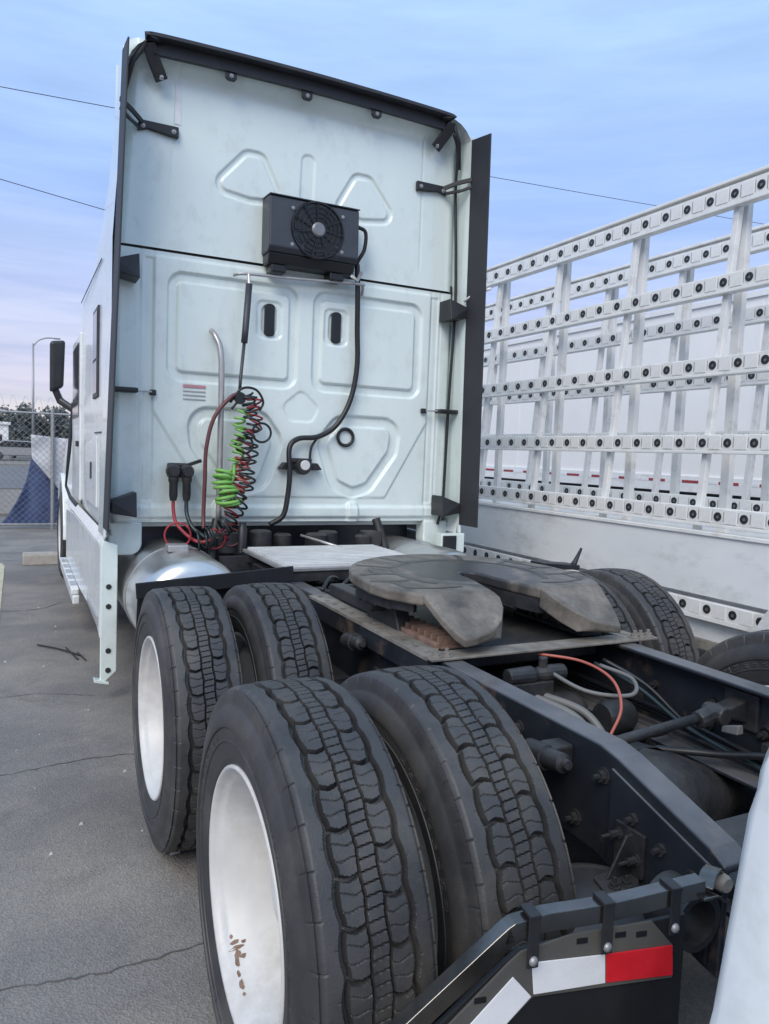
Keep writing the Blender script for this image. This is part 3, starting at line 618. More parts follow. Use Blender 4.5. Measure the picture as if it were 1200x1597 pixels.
def lower_relief(X, Z):
    D = np.zeros_like(X)
    for x0, x1 in ((-.87, -.015), (.085, .925)): D = np.maximum(D, channel(rrect(x0, x1, 1.955, 2.635, X, Z, .10), .070, .020))
    for sg, cx in ((1, 0.03), (-1, 0.03)):
        P = [(cx-.01+sg*a, b) for a, b in ((.26, 1.60), (.32, 1.68), (.62, 1.68), (.61, 1.60), (.46, 1.39), (.40, 1.37), (.33, 1.40))]
        D = np.maximum(D, channel(sdf_poly(P, X, Z)-.135, .085, .022))
    P = [(.02, 1.90), (-.05, 1.84), (-.03, 1.80), (.07, 1.80), (.09, 1.84)]
    D = np.maximum(D, .007*sm(-(sdf_poly(P, X, Z)-.06), 0, .02))
    for cx in (-.215, .255):
        D = np.maximum(D, .010*sm(-rrect(cx-.095, cx+.095, 2.27, 2.53, X, Z, .05), 0, .02))
        D = np.maximum(D, .020*sm(-rrect(cx-.058, cx+.058, 2.295, 2.505, X, Z, .05), 0, .012))
    # broad pressing: centre field slightly proud, stepped at the big octagon outline
    P = [(-.93, 2.69), (.97, 2.69), (.97, 1.80), (.66, 1.26), (-.60, 1.26), (-.93, 1.78)]
    s = sdf_poly(P, X, Z)-.01; D = D+.010*sm(s, 0, .018)
    # side strips with two vertical creases
    for x in (-1.03, -.95, 1.0, 1.075): D += .004*np.exp(-((X-x)/.008)**2)
    for x0, x1 in ((-1.01, -.94), (.985, 1.06)): D += .007*sm(-rrect(x0, x1, 1.2, 2.70, X, Z, .02), 0, .012)
    # bottom ledge
    D -= .018*sm(Z, 1.19, 1.165)*sm(Z, 1.09, 1.115)
    for cx in (-.52, .42): D -= .022*sm(-rrect(cx-.05, cx+.05, 1.0, 1.22, X, Z, .04), 0, .02)
    # edges roll forward
    D += .06*sm(np.abs(X), 1.13, 1.20)**2
    D += .0012*np.sin(X*5+1)*np.sin(Z*4)
    return D
def upper_relief(X, Z):
    D = np.zeros_like(X)
    for sg in (1, -1):
        P = [(sg*a+.02, b) for a, b in ((.275, 3.205), (.365, 3.365), (.415, 3.365), (.545, 3.215), (.40, 3.195))]
        D = np.maximum(D, channel(sdf_poly(P, X, Z)-.085, .048, .013, .012))
    D = np.maximum(D, .009*sm(-rrect(-.05, .06, 3.1, 3.50, X, Z, .05), 0, .016))
    D += .07*sm(np.abs(X), 1.10, 1.20)**2-.09*sm(Z, 3.72, 3.87)**1.5
    D += .004*np.exp(-((np.abs(X)-.88)/.006)**2)*sm(Z, 2.85, 2.9)
    D += .0015*np.sin(X*4)*np.sin(Z*3+1)
    return D
def wall_part(name, x0, x1, z0, z1, relief, step=.0065):
    nx = int((x1-x0)/step)+1; nz_ = int((z1-z0)/step)+1
    X, Z = np.meshgrid(np.linspace(x0, x1, nx), np.linspace(z0, z1, nz_), indexing='ij')
    taper = np.clip((Z-2.75)/1.0, 0, 1)      # the roof section narrows slightly upwards
    V = np.stack([X*(1-.034*taper)+.025*taper, 3.20+relief(X, Z), Z], -1)
    me = grid_mesh(name, V, nx, nz_, 'white_paint', flip=False)
    return link(name, me, truck, fix=False)
back = wall_part('sleeper_back_panel', -1.195, 1.195, 1.075, 2.738, lower_relief)
upper = wall_part('roof_back_panel', -1.195, 1.195, 2.752, 3.90, upper_relief)
MB().box(-1.17, 1.17, 3.222, 3.24, 2.70, 2.80).build('seam_gasket', 'black_plastic', truck)
MB().box(-1.17, 1.17, 3.29, 3.31, 1.04, 3.8).build('wall_core', 'white_paint', truck)
# corner lobes under the back wall
def lobe(sg):
    P = [(1.20, 1.075), (1.0, 1.075)]+[(1.075-.075*math.cos(a), .945-.075*math.sin(a)) for a in [PI/2*k/8 for k in range(9)]]+[(1.16, .87), (1.20, .91)]
    MB().prism([(sg*x, z) for x, z in P], 'y', 3.195, 3.32).build('corner_skirt', 'white_paint', truck, bevel=.012, seg=3)
lobe(-1); lobe(1)
# vents
for cx in (-.215, .255):
    v_ = MB()
    pts = [(cx+.034*math.cos(a)*1.0, 2.40+.085*(1 if math.sin(a) > 0 else -1)*(1 if abs(math.sin(a)) > .01 else 0)+.02*math.sin(a)) for a in [2*PI*k/24+.05 for k in range(24)]]
    v_.prism(pts, 'y', 3.195, 3.216)
    vo = v_.build('vent', 'fan_black', back, bevel=.004)
# tie-down rings
def ring(c, r, t, name='grommet_ring', m='black_plastic', parent=None):
    return MB().tube([(c[0]+r*math.cos(a), c[1], c[2]+r*math.sin(a)) for a in [2*PI*k/28 for k in range(28)]], t, 8, closed=True).build(name, m, parent or truck, smooth=True)
ring((.345, 3.185, 1.66), .057, .012, parent=back)
# warning decal
dc = MB().box(-.765, -.625, 3.193, 3.196, 1.925, 1.943).build('warning_label', 'label_pink', back)
for z in (1.90, 1.875, 1.85): MB().box(-.765, -.625, 3.193, 3.196, z, z+.006).build('label_line', 'zinc_tube', dc)

# ---- roof fairing / cab shell
def shell(st, name, m, nside=4):
    vs_ = []; n = None; ys = []
    for y, prof in st:
        full = [(-x, z) for x, z in prof]+[(x, z) for x, z in reversed(prof)]
        # resample with a spline for smoothness
        n = len(full); ys.append(y); vs_ += [(x+.025*min(1, max(0, z-2.74)), y, z) for x, z in full]
    fs = []
    for i in range(len(st)-1):
        for k in range(n-1): fs.append((i*n+k, i*n+k+1, (i+1)*n+k+1, (i+1)*n+k))
    fs.append(tuple(range((len(st)-1)*n, len(st)*n)))
    return MB().add(vs_, fs).build(name, m, truck, smooth='auto')
def prof(hw, zt, hwt, z0=1.0, rc=.21):
    zmid = min(2.74, zt-.3); o = [(hw-.02, z0), (hw, z0+.12), (hw, 1.9), (hw-.002, zmid)]
    for k in range(1, 4): t = k/4; o.append((hw+(hwt-hw)*t, zmid+(zt-rc-zmid)*t))
    for k in range(0, 7): a = PI/2*k/6; o.append((hwt-rc+rc*math.cos(a), zt-rc+rc*math.sin(a)))
    o.append((hwt*.5, zt+.015)); o.append((.02, zt+.02)); return o
shell([(3.05, prof(1.208, 3.895, 1.165)), (3.30, prof(1.212, 3.93, 1.165)), (3.7, prof(1.213, 3.95, 1.14)), (4.2, prof(1.21, 3.92, 1.09)), (4.8, prof(1.205, 3.80, 1.02)), (5.4, prof(1.20, 3.55, .96)), (5.9, prof(1.17, 3.2, .95)), (6.3, prof(1.14, 2.85, .96)), (6.55, prof(1.12, 2.7, .95))], 'cab_shell', 'white_side')
hood = [(6.5, 1.12, 2.0), (6.8, 1.13, 1.92), (7.2, 1.17, 1.80), (7.6, 1.20, 1.72), (8.1, 1.19, 1.62), (8.6, 1.10, 1.5), (8.9, .9, 1.35)]
def hprof(hw, zt):
    o = [(hw, .95), (hw+.03, 1.10), (hw+.01, 1.35)]
    for k in range(0, 7): a = PI/2*k/6; o.append((hw-.2+.2*math.cos(a), zt-.2+.2*math.sin(a)))
    o.append((.3, zt+.04)); o.append((.02, zt+.05)); return o
shell([(y, hprof(h, z)) for y, h, z in hood], 'hood', 'white_side')
for sg in (-1, 1):
    # front wheel fender arch
    q = [(7.75+.60*math.cos(a), .5+.60*math.sin(a)) for a in [PI*k/14 for k in range(15)]]; q2 = [(7.75+.66*math.cos(a), .5+.70*math.sin(a)) for a in [PI*k/14 for k in range(15)]]
    MB().prism(q+list(reversed(q2)), 'x', sg*.85, sg*1.255).build('front_fender', 'white_side', truck, bevel=.012)
    MB().box(*sorted((sg*.9, sg*1.21)), 6.62, 7.10, .52, 1.10).build('fender_rear_panel', 'white_side', truck, bevel=.02)
# cab side features on the left
wn_ = MB().box(-1.224, -1.208, 3.70, 4.05, 1.86, 2.46).build('sleeper_window', 'black_plastic', truck, bevel=.006)
MB().box(-1.2275, -1.2245, 3.735, 4.015, 2.12, 2.43).build('window_pane', 'glass_dark', wn_)
MB().box(-1.2275, -1.2245, 3.735, 4.015, 1.89, 2.10).build('window_pane', 'glass_dark', wn_)
dr = MB().box(-1.215, -1.19, 5.38, 6.35, 1.05, 2.5).build('cab_door', 'white_side', truck, bevel=.015)
MB().box(-1.220, -1.2155, 5.5, 6.25, 1.78, 2.42).build('door_window', 'glass_dark', dr)
MB().box(-1.235, -1.2155, 5.48, 5.62, 1.52, 1.57).build('door_handle', 'black_plastic', dr, bevel=.006)
MB().bar([(-1.20, 6.45, 1.95), (-1.235, 6.5, 1.45), (-1.26, 6.55, 1.12), (-1.24, 6.2, 1.03), (-1.225, 5.5, 1.0)], .02, .035).build('door_seal', 'black_plastic', truck)
MB().box(-1.2185, -1.2155, 3.55, 5.25, 2.715, 2.727).build('body_seam', 'black_plastic', truck)
MB().box(-1.2185, -1.2155, 3.5, 3.95, 1.62, 1.63).build('body_seam', 'black_plastic', truck)
lk = MB().prism([(3.75, 1.12), (4.65, 1.12), (4.65, 1.55), (3.75, 1.60)], 'x', -1.222, -1.212).build('locker_door', 'white_side', truck, bevel=.006)
MB().box(-1.227, -1.2225, 4.1, 4.2, 1.3, 1.42).build('latch', 'black_plastic', lk, bevel=.003)
# mirrors
for sg in (-1, 1):
    m_ = MB().hexa([(sg*1.27, 6.84, 2.12), (sg*1.40, 6.84, 2.06), (sg*1.40, 6.95, 2.06), (sg*1.27, 6.97, 2.12)], [(sg*1.255, 6.84, 2.60), (sg*1.40, 6.84, 2.58), (sg*1.40, 6.95, 2.58), (sg*1.255, 6.97, 2.60)]).build('mirror', 'black_plastic', truck, bevel=.03, seg=3)
    MB().bar([(sg*1.35, 6.90, 2.10), (sg*1.30, 6.90, 1.98), (sg*1.10, 6.75, 1.84)], .07, .07).build('mirror_arm', 'black_plastic', m_, bevel=.02)
# ---- side extenders with rubber edges
for sg in (-1, 1):
    xb, xt = (1.218, 1.176) if sg > 0 else (1.238, 1.152)      # the left extender leans in a little more
    ex = MB().hexa([(sg*(xb-.012), 3.03, 1.00), (sg*(xb+.004), 3.03, 1.00), (sg*(xb+.004), 3.36, 1.00), (sg*(xb-.012), 3.36, 1.00)], [(sg*(xt-.006), 3.03, 3.80), (sg*(xt+.010), 3.03, 3.80), (sg*(xt+.010), 3.36, 3.80), (sg*(xt-.006), 3.36, 3.80)]).build('side_extender', 'white_paint', truck, bevel=.006)
    MB().hexa([(sg*(xb-.004), 2.815, 1.06), (sg*(xb+.006), 2.815, 1.06), (sg*(xb+.008), 3.04, 1.06), (sg*(xb-.014), 3.04, 1.06)], [(sg*(xt+.001), 2.815, 3.745), (sg*(xt+.011), 2.815, 3.745), (sg*(xt+.013), 3.04, 3.775), (sg*(xt-.008), 3.04, 3.775)]).build('extender_edge', 'extender_rubber', ex, bevel=.003)
# rear edge of the roof fairing: white corner and black trim along the top
P = []
tr = [(-.99, 3.06, 3.875), (-.94, 3.05, 3.895), (0, 3.05, 3.912), (.92, 3.05, 3.895), (.965, 3.06, 3.875)]
MB().bar(spline(tr, 8), .09, .020).build('roof_trim', 'extender_rubber', truck, bevel=.006)
MB().bar(spline([(x*.985, y+.035, z-.045) for x, y, z in tr], 8), .03, .068).build('roof_gutter', 'black_plastic', truck, bevel=.006)
for x in (-.53, -.04, .45):
    MB().prism([(x-.035, 3.85), (x+.035, 3.85), (x+.035, 3.795), (x+.02, 3.78), (x-.02, 3.78), (x-.035, 3.795)], 'y', 3.08, 3.10).build('trim_tab', 'black_plastic', truck, bevel=.004)
    bolt(truck, (x, 3.079, 3.805), '-y', .009, .008, 'galvanised')
for sg in (-1, 1):
    MB().bar([(sg*1.02, 3.06, 3.86), (sg*.985, 3.09, 3.79), (sg*.93, 3.13, 3.70)], .02, .075, up=(1, 0, 0)).build('corner_strut', 'black_plastic', truck, bevel=.006)
    bolt(truck, (sg*.935, 3.12, 3.715), '-y', .012, .01, 'galvanised')
    MB().tube([(sg*1.03, 3.06, 3.86), (sg*1.10, 3.10, 3.76), (sg*1.14, 3.15, 3.60)], .016, 8).build('corner_seal', 'black_plastic', truck, smooth=True)
    # upper brackets
    b_ = MB().prism([(sg*.82, 3.475), (sg*1.05, 3.475), (sg*1.06, 3.41), (sg*1.0, 3.43), (sg*.88, 3.415), (sg*.82, 3.41)], 'y', 3.17, 3.197).build('extender_bracket', 'black_plastic', truck, bevel=.005)
    MB().bar([(sg*1.03, 3.17, 3.455), (sg*1.10, 3.10, 3.485), (sg*1.175, 3.02, 3.50)], .014, .03).build('bracket_strut', 'black_plastic', b_, bevel=.003)
    MB().bar([(sg*1.05, 3.17, 3.425), (sg*1.12, 3.08, 3.43), (sg*1.175, 3.02, 3.45)], .014, .02).build('bracket_strut', 'black_plastic', b_, bevel=.003)
    for x in (.85, 1.03): bolt(b_, (sg*x, 3.169, 3.44), '-y', .010, .008, 'galvanised')
    # hinge-like brackets: folded triangular plates, mid and low
    for z0, up in ((2.52, 1), (1.12, -1)):
        za, zb = (z0+.15, z0) if up > 0 else (z0, z0+.14)
        mb = MB().hexa([(sg*1.055, 3.185, min(za, zb)), (sg*1.065, 3.185, min(za, zb)), (sg*1.065, 3.198, min(za, zb)), (sg*1.055, 3.198, min(za, zb))], [(sg*1.055, 3.185, max(za, zb)), (sg*1.065, 3.185, max(za, zb)), (sg*1.065, 3.198, max(za, zb)), (sg*1.055, 3.198, max(za, zb))])
        pz = z0+.075
        mb.hexa([(sg*1.055, 3.02, z0), (sg*1.20, 3.02, pz-.05), (sg*1.20, 3.19, pz-.05), (sg*1.055, 3.19, z0)], [(sg*1.055, 3.05, z0+.15), (sg*1.20, 3.02, pz+.02), (sg*1.20, 3.19, pz+.02), (sg*1.055, 3.19, z0+.15)])
        mb.build('extender_bracket', 'black_plastic', truck, bevel=.005)
    b_ = MB().box(*sorted((sg*1.045, sg*1.20)), 3.10, 3.19, 1.865, 1.895).build('extender_latch', 'black_plastic', truck, bevel=.008)
    MB().box(*sorted((sg*.93, sg*.97)), 3.17, 3.196, 1.86, 1.895).build('latch_pad', 'black_plastic', b_, bevel=.006)
    MB().tube([(sg*.96, 3.165, 1.88), (sg*1.06, 3.14, 1.88)], .006, 6).build('latch_rod', 'zinc_tube', b_)
MB().tube([(1.165, 3.04, 2.66), (1.20, 2.99, 2.70), (1.225, 2.80, 2.715)], .010, 8).build('extender_rod', 'white_rack', truck, smooth=True)
# cable down the right edge
hose('edge_cable', [(1.04, 3.07, 3.80), (1.10, 3.11, 3.70), (1.13, 3.165, 3.45), (1.155, 3.165, 3.0), (1.165, 3.16, 2.6), (1.15, 3.165, 2.0), (1.14, 3.165, 1.4), (1.13, 3.16, 1.20), (1.10, 3.17, 1.05)], .011, 'hose_black')
# adhesive tape remnants
MB().box(-.84, -.805, 3.1965, 3.1985, 3.50, 3.80).build('tape_mark', 'tape_white', upper); MB().box(-.80, -.54, 3.1965, 3.1985, 3.77, 3.80).build('tape_mark', 'tape_white', upper)

# ---- condenser unit with fan
ac = MB().prism([(3.195, 3.15), (3.03, 3.14), (3.02, 2.83), (3.05, 2.80), (3.195, 2.80)], 'x', -.285, .325).build('condenser_unit', 'unit_grey', truck, bevel=.010, seg=3)
MB().prism([(3.19, 2.797), (3.05, 2.797), (3.075, 2.735), (3.19, 2.735)], 'x', -.275, .315).build('drip_tray', 'fan_black', ac, bevel=.006)
MB().prism([(3.195, 3.160), (3.02, 3.150), (3.02, 3.142), (3.195, 3.152)], 'x', -.287, .327).build('top_flange', 'unit_grey', ac, bevel=.003)
fc = (.035, 2.968)
fr = MB().lathe([(.165, 3.035), (.168, 3.012), (.176, 3.012), (.182, 3.02), (.182, 3.035)], (fc[0], 0, fc[1]), 'y', 40).build('fan_shroud', 'fan_black', ac, smooth='auto')
MB().lathe([(0, 3.0255), (.168, 3.0255), (.168, 3.0235), (0, 3.0235)], (fc[0], 0, fc[1]), 'y', 32).build('fan_well', 'fan_black', ac)
for rr in (.08, .11, .14): ring((fc[0], 3.008, fc[1]), rr, .0022, 'fan_guard_ring', 'fan_black', fr)
for k in range(11):
    a = 2*PI*k/11; mb = MB()
    p0 = Vector((fc[0]+.05*math.cos(a), 3.018, fc[1]+.05*math.sin(a))); p1 = Vector((fc[0]+.158*math.cos(a+.25), 3.018, fc[1]+.158*math.sin(a+.25)))
    mb.bar([p0, p1], .05, .004, up=(math.cos(a+1.2)*.1, 1, math.sin(a+1.2)*.1)).build('fan_blade', 'fan_black', ac)
    MB().bar([(fc[0]+.05*math.cos(a), 3.006, fc[1]+.05*math.sin(a)), (fc[0]+.175*math.cos(a-.1), 3.008, fc[1]+.175*math.sin(a-.1))], .006, .005, up=(0, 1, 0)).build('fan_guard_spoke', 'fan_black', fr)
MB().lathe([(0, 2.994), (.036, 2.994), (.046, 3.002), (.046, 3.02)], (fc[0], 0, fc[1]), 'y', 24).build('fan_hub', 'hub_grey', ac, smooth='auto')
for sx, sz in ((-1, .7), (-1, -.7), (1, .7), (1, -.7)): bolt(ac, (fc[0]+sx*.17, 3.024, fc[1]+sz*.16), '-y', .008, .006, 'galvanised')
for x in (-.20, .20): MB().box(x-.05, x+.05, 3.08, 3.195, 2.685, 2.735).build('mount_foot', 'fan_black', ac, bevel=.008)
hose('condenser_hose', [(.345, 3.10, 3.06), (.40, 3.09, 3.03), (.40, 3.10, 2.92), (.36, 3.12, 2.83), (.37, 3.14, 2.76)], .013, 'hose_black')
MB().bar([(.30, 3.08, 2.73), (.34, 3.06, 2.70), (.37, 3.07, 2.76)], .02, .02).build('hose_clamp', 'galvanised', truck)
hs = hose('condenser_hose', [(.36, 3.12, 2.82), (.375, 3.13, 2.65), (.39, 3.15, 2.40), (.40, 3.155, 2.15), (.36, 3.155, 1.92), (.26, 3.15, 1.74), (.13, 3.15, 1.655), (-.01, 3.15, 1.635), (-.075, 3.14, 1.57), (-.075, 3.12, 1.40), (-.085, 3.12, 1.25), (-.115, 3.12, 1.12), (-.20, 3.14, 1.06)], .018, 'hose_black', n=10)
hose('lamp_lead', [(.13, 3.16, 1.65), (.09, 3.17, 1.58), (.08, 3.17, 1.48)], .009, 'hose_black')
# swing arm bar across the wall
MB().tube(spline([(-.47, 3.16, 2.645), (-.40, 3.12, 2.655), (-.1, 3.11, 2.665), (.36, 3.11, 2.69), (.41, 3.13, 2.68), (.42, 3.16, 2.63)], 6), .010, 8).build('hanger_bar', 'zinc_tube', truck, smooth=True)
MB().tube([(-.385, 3.12, 2.66), (-.385, 3.10, 2.58)], .010, 8).build('hanger_hook', 'zinc_tube', truck)
sp = MB().tube([(-.385, 3.10, 2.59), (-.405, 3.09, 2.30), (-.412, 3.085, 2.22)], .021, 10).build('hanger_spring', 'unit_grey', truck, smooth=True)
MB().tube([(-.412, 3.085, 2.22), (-.435, 3.07, 1.98), (-.44, 3.06, 1.92)], .011, 8).build('spring_tail', 'unit_grey', sp, smooth=True)
# grey tube (pogo) standing up the wall
MB().tube(spline([(-.60, 3.17, 2.285), (-.585, 3.13, 2.25), (-.56, 3.10, 2.17), (-.55, 3.09, 2.0), (-.55, 3.09, 1.5), (-.55, 3.09, 1.10)], 6), .019, 10).build('hose_pole', 'zinc_tube', truck, smooth=True)
# work lamp
wl = MB().prism([(-.145, 1.43), (-.11, 1.475), (.13, 1.475), (.165, 1.43), (.09, 1.425), (-.07, 1.425)], 'y', 3.14, 3.195).build('work_lamp', 'black_plastic', truck, bevel=.008)
MB().lathe([(0, 3.085), (.045, 3.085), (.055, 3.10), (.055, 3.15)], (.015, 0, 1.45), 'y', 20).build('lamp_body', 'black_plastic', wl, smooth='auto')
MB().lathe([(0, 3.080), (.03, 3.080), (.034, 3.0845)], (.02, 0, 1.46), 'y', 20).build('lamp_lens', 'aluminium', wl, smooth='auto')
MB().box(-.05, .08, 3.12, 3.18, 1.475, 1.505).build('lamp_bracket', 'black_plastic', wl, bevel=.006)
# glad hand holder
gh = MB().box(-.86, -.73, 3.12, 3.19, 1.36, 1.45).build('gladhand_holder', 'black_plastic', truck, bevel=.012)
for x in (-.835, -.755):
    MB().lathe([(0, 3.04), (.03, 3.04), (.042, 3.06), (.042, 3.12)], (x, 0, 1.40), 'y', 16).build('gladhand', 'black_plastic', gh, smooth='auto')
    MB().lathe([(0, 1.22), (.02, 1.22), (.026, 1.25), (.026, 1.33), (.032, 1.34), (.032, 1.37), (0, 1.37)], (x, 3.08, 0), 'z', 14).build('hose_fitting', 'dark_metal', gh, smooth='auto')
MB().bar([(-.74, 3.12, 1.44), (-.66, 3.12, 1.47)], .03, .02).build('holder_clip', 'black_plastic', gh)
hose('air_line', [(-.835, 3.08, 1.24), (-.835, 3.07, 1.16), (-.82, 3.04, 1.08), (-.76, 2.98, 1.01), (-.70, 2.92, .98), (-.62, 2.90, 1.0)], .011, 'hose_red')
hose('air_line', [(-.755, 3.08, 1.24), (-.755, 3.06, 1.14), (-.73, 3.0, 1.06), (-.66, 2.95, 1.0)], .013, 'hose_teal')
hose('air_line', [(-.43, 3.06, 1.90), (-.50, 3.05, 1.87), (-.60, 3.05, 1.74), (-.645, 3.05, 1.55), (-.65, 3.05, 1.35), (-.655, 3.05, 1.15), (-.66, 3.02, 1.05)], .013, 'hose_maroon')
def coil(name, path, r, turns, m, tr_=.008, phase=0, flat=.85, per=14):
    C = spline(path, 24); n = int(turns*per); pts = []
    for i in range(n+1):
        t = i/n*(len(C)-1); k = min(int(t), len(C)-2); c = C[k].lerp(C[k+1], t-k); d = (C[k+1]-C[k]).normalized()
        s1 = d.cross(Vector((0, 1, 0))).normalized(); s2 = s1.cross(d)
        rr = r[0]+(r[1]-r[0])*i/n if hasattr(r, '__len__') else r
        a = 2*PI*i/per+phase; wob = 1+.22*math.sin(i*.37+phase*3)*math.sin(i*.11); sway = Vector((.012*math.sin(i*.13+phase), 0, .006*math.sin(i*.31))); pts.append(c+sway+s1*(rr*wob*math.cos(a))+s2*(rr*wob*flat*math.sin(a)))
    return MB().tube(pts, tr_, 6).build(name, m, truck, smooth=True)
coil('coiled_air_line', [(-.40, 3.05, 1.90), (-.37, 3.02, 1.76), (-.39, 3.0, 1.60), (-.40, 2.98, 1.42), (-.44, 2.96, 1.25), (-.52, 2.94, 1.10), (-.62, 2.92, 1.02), (-.72, 2.92, .99)], (.042, .055), 23, 'hose_teal', .0072)
coil('coiled_air_line', [(-.36, 3.07, 1.88), (-.34, 3.06, 1.76), (-.39, 3.05, 1.60), (-.43, 3.04, 1.42), (-.46, 3.02, 1.25), (-.50, 3.0, 1.12), (-.56, 2.98, 1.0)], (.045, .045), 16, 'hose_red', .0070, 1.5)
coil('coiled_cable', [(-.43, 3.04, 1.80), (-.44, 3.03, 1.68), (-.46, 3.02, 1.58), (-.48, 3.0, 1.46)], .036, 9, 'hose_green', .0078, .7)
coil('coiled_cable', [(-.545, 3.0, 1.42), (-.55, 2.98, 1.34), (-.535, 2.96, 1.26), (-.52, 2.96, 1.20)], (.05, .066), 8, 'hose_green', .0115, .2)
hose('coiled_cable_tail', [(-.48, 3.0, 1.46), (-.49, 2.98, 1.38), (-.52, 2.97, 1.30)], .011, 'hose_green')
coil('coiled_air_line', [(-.42, 3.04, 1.50), (-.42, 3.03, 1.36), (-.46, 3.02, 1.22)], .05, 6, 'hose_orange', .008, 2.2)
for c_, r_ in (((-.30, 3.03, 1.66), .06), ((-.42, 3.0, 1.58), .055)): ring(c_, r_, .0075, 'hose_loop', 'hose_black')
MB().tube(spline([(-.50, 3.06, 1.84), (-.43, 3.05, 1.93), (-.34, 3.05, 1.93), (-.29, 3.05, 1.86), (-.31, 3.05, 1.80)], 8), .008, 8).build('hose_loop', 'hose_black', truck, smooth=True)
MB().tube(spline([(-.49, 3.06, 1.80), (-.42, 3.05, 1.88), (-.33, 3.05, 1.88)], 8), .008, 8).build('hose_loop', 'hose_black', truck, smooth=True)
MB().lathe([(0, -.02), (.035, -.02), (.04, 0), (.035, .02), (0, .02)], (-.44, 3.05, 1.87), 'y', 14).build('hose_clip', 'hose_black', truck, smooth='auto')
for c_, r_, m_ in (((-.83, 2.93, 1.02), .075, 'hose_red'), ((-.60, 2.95, .99), .06, 'hose_red'), ((-.50, 2.95, 1.0), .055, 'hose_maroon')):
    MB().tube([(c_[0]+r_*math.cos(a), c_[1]+.03*math.sin(a*.5), c_[2]+r_*math.sin(a)) for a in [2*PI*k/20 for k in range(24)]], .006, 6).build('hose_loop', m_, truck, smooth=True)
MB().lathe([(0, .93), (.03, .93), (.03, 1.08), (.022, 1.09), (.022, 1.12), (0, 1.12)], (-.44, 2.92, -.02), 'z', 12).build('hose_plug', 'hose_black', truck, smooth='auto')
MB().box(-.92, -.80, 2.75, 2.85, .945, .985).build('tank_fitting', 'galvanised', truck, bevel=.008)

# ---- left side skirt, step, and right side skirt stub
for sg in (-1, 1):
    X0, X1 = sg*1.25, sg*1.155
    sk = MB().prism([(X0, .945), (X0+sg*-.01, .98), (X1, .95), (X1, .18), (X0+sg*-.03, .12), (X0-sg*-.0, .10)], 'y', 3.08, 3.11).build('skirt_end_post', 'white_paint', truck, bevel=.006)
    if sg < 0:
        MB().prism([(X0-.035, .145), (X0+.05, .12), (X0+.05, .105), (X0-.035, .125)], 'y', 3.06, 3.12).build('post_foot', 'white_paint', sk, bevel=.003)
        for z in (.70, .58, .31, .19): bolt(sk, (-1.205, 3.079, z), '-y', .011, .006, 'dark_metal')
    pn = MB().prism([(3.112, .94), (3.112, .38), (3.5, .46), (4.1, .42), (5.6, .36), (6.6, .36), (6.6, .88), (5.6, .93)], 'x', sg*1.252, sg*1.238).build('side_skirt', 'white_side', truck, bevel=.005)
    MB().hexa([(sg*1.25, 3.112, .942), (sg*1.215, 3.112, 1.0), (sg*1.215, 6.6, 1.0), (sg*1.25, 6.6, .942)], [(sg*1.256, 3.112, .955), (sg*1.219, 3.112, 1.012), (sg*1.219, 6.6, 1.012), (sg*1.256, 6.6, .955)]).build('skirt_top_edge', 'white_side', pn)
    MB().prism([(3.2, .50), (3.9, .48), (3.9, .45), (3.2, .44)], 'x', sg*1.262, sg*1.253).build('skirt_rub_strip', 'zinc_tube', pn, bevel=.003)
    st_ = MB().prism([(4.75, .345), (6.55, .345), (6.55, .395), (4.75, .395)], 'x', sg*1.253, sg*1.315).build('step', 'white_side', truck, bevel=.012)
    MB().prism([(4.7, .275), (6.6, .275), (6.6, .344), (4.7, .344)], 'x', sg*1.253, sg*1.305).build('step_base', 'white_side', st_, bevel=.01)
    for k in range(5): MB().box(*sorted((sg*1.262, sg*1.308)), 4.9+k*.32, 5.08+k*.32, .3955, .400).build('step_tread', 'zinc_tube', st_)
# dark recess box on right skirt
MB().box(1.04, 1.235, 3.0, 3.075, .86, 1.0).build('right_skirt_cap', 'white_paint', truck, bevel=.006)
MB().box(1.05, 1.16, 2.985, 2.998, .855, .985).build('skirt_cap_recess', 'flap_rubber', truck, bevel=.004)

# ---- mudflap hangers
def on_flap(x, z, off=0.0):      # hanger plane: vertical, swept slightly forwards outboard
    y = -.67+(x+.52)*(-.15); return Vector((x-.148*off, y-.989*off, z))
def flap_poly(name, pts, m, o0, o1, parent, bevel=.0015):
    n = len(pts); A_ = [on_flap(x, z, o0) for x, z in pts]; B_ = [on_flap(x, z, o1) for x, z in pts]
    mb = MB().add(A_+B_, [tuple(range(n)), tuple(range(n, 2*n))[::-1]]+[(i, (i+1) % n, n+(i+1) % n, n+i) for i in range(n)])
    return mb.build(name, m, parent, bevel=bevel)
hg = MB().bar(spline([on_flap(-.53, .758), on_flap(-.72, .745), on_flap(-.86, .745)], 5)+spline([on_flap(-.92, .737), on_flap(-.95, .715), on_flap(-1.12, .585), on_flap(-1.24, .49)], 5), .030, .034).build('mudflap_hanger', 'polished', truck, bevel=.006, seg=3)
hg.data.materials[0] = M['bar_steel']
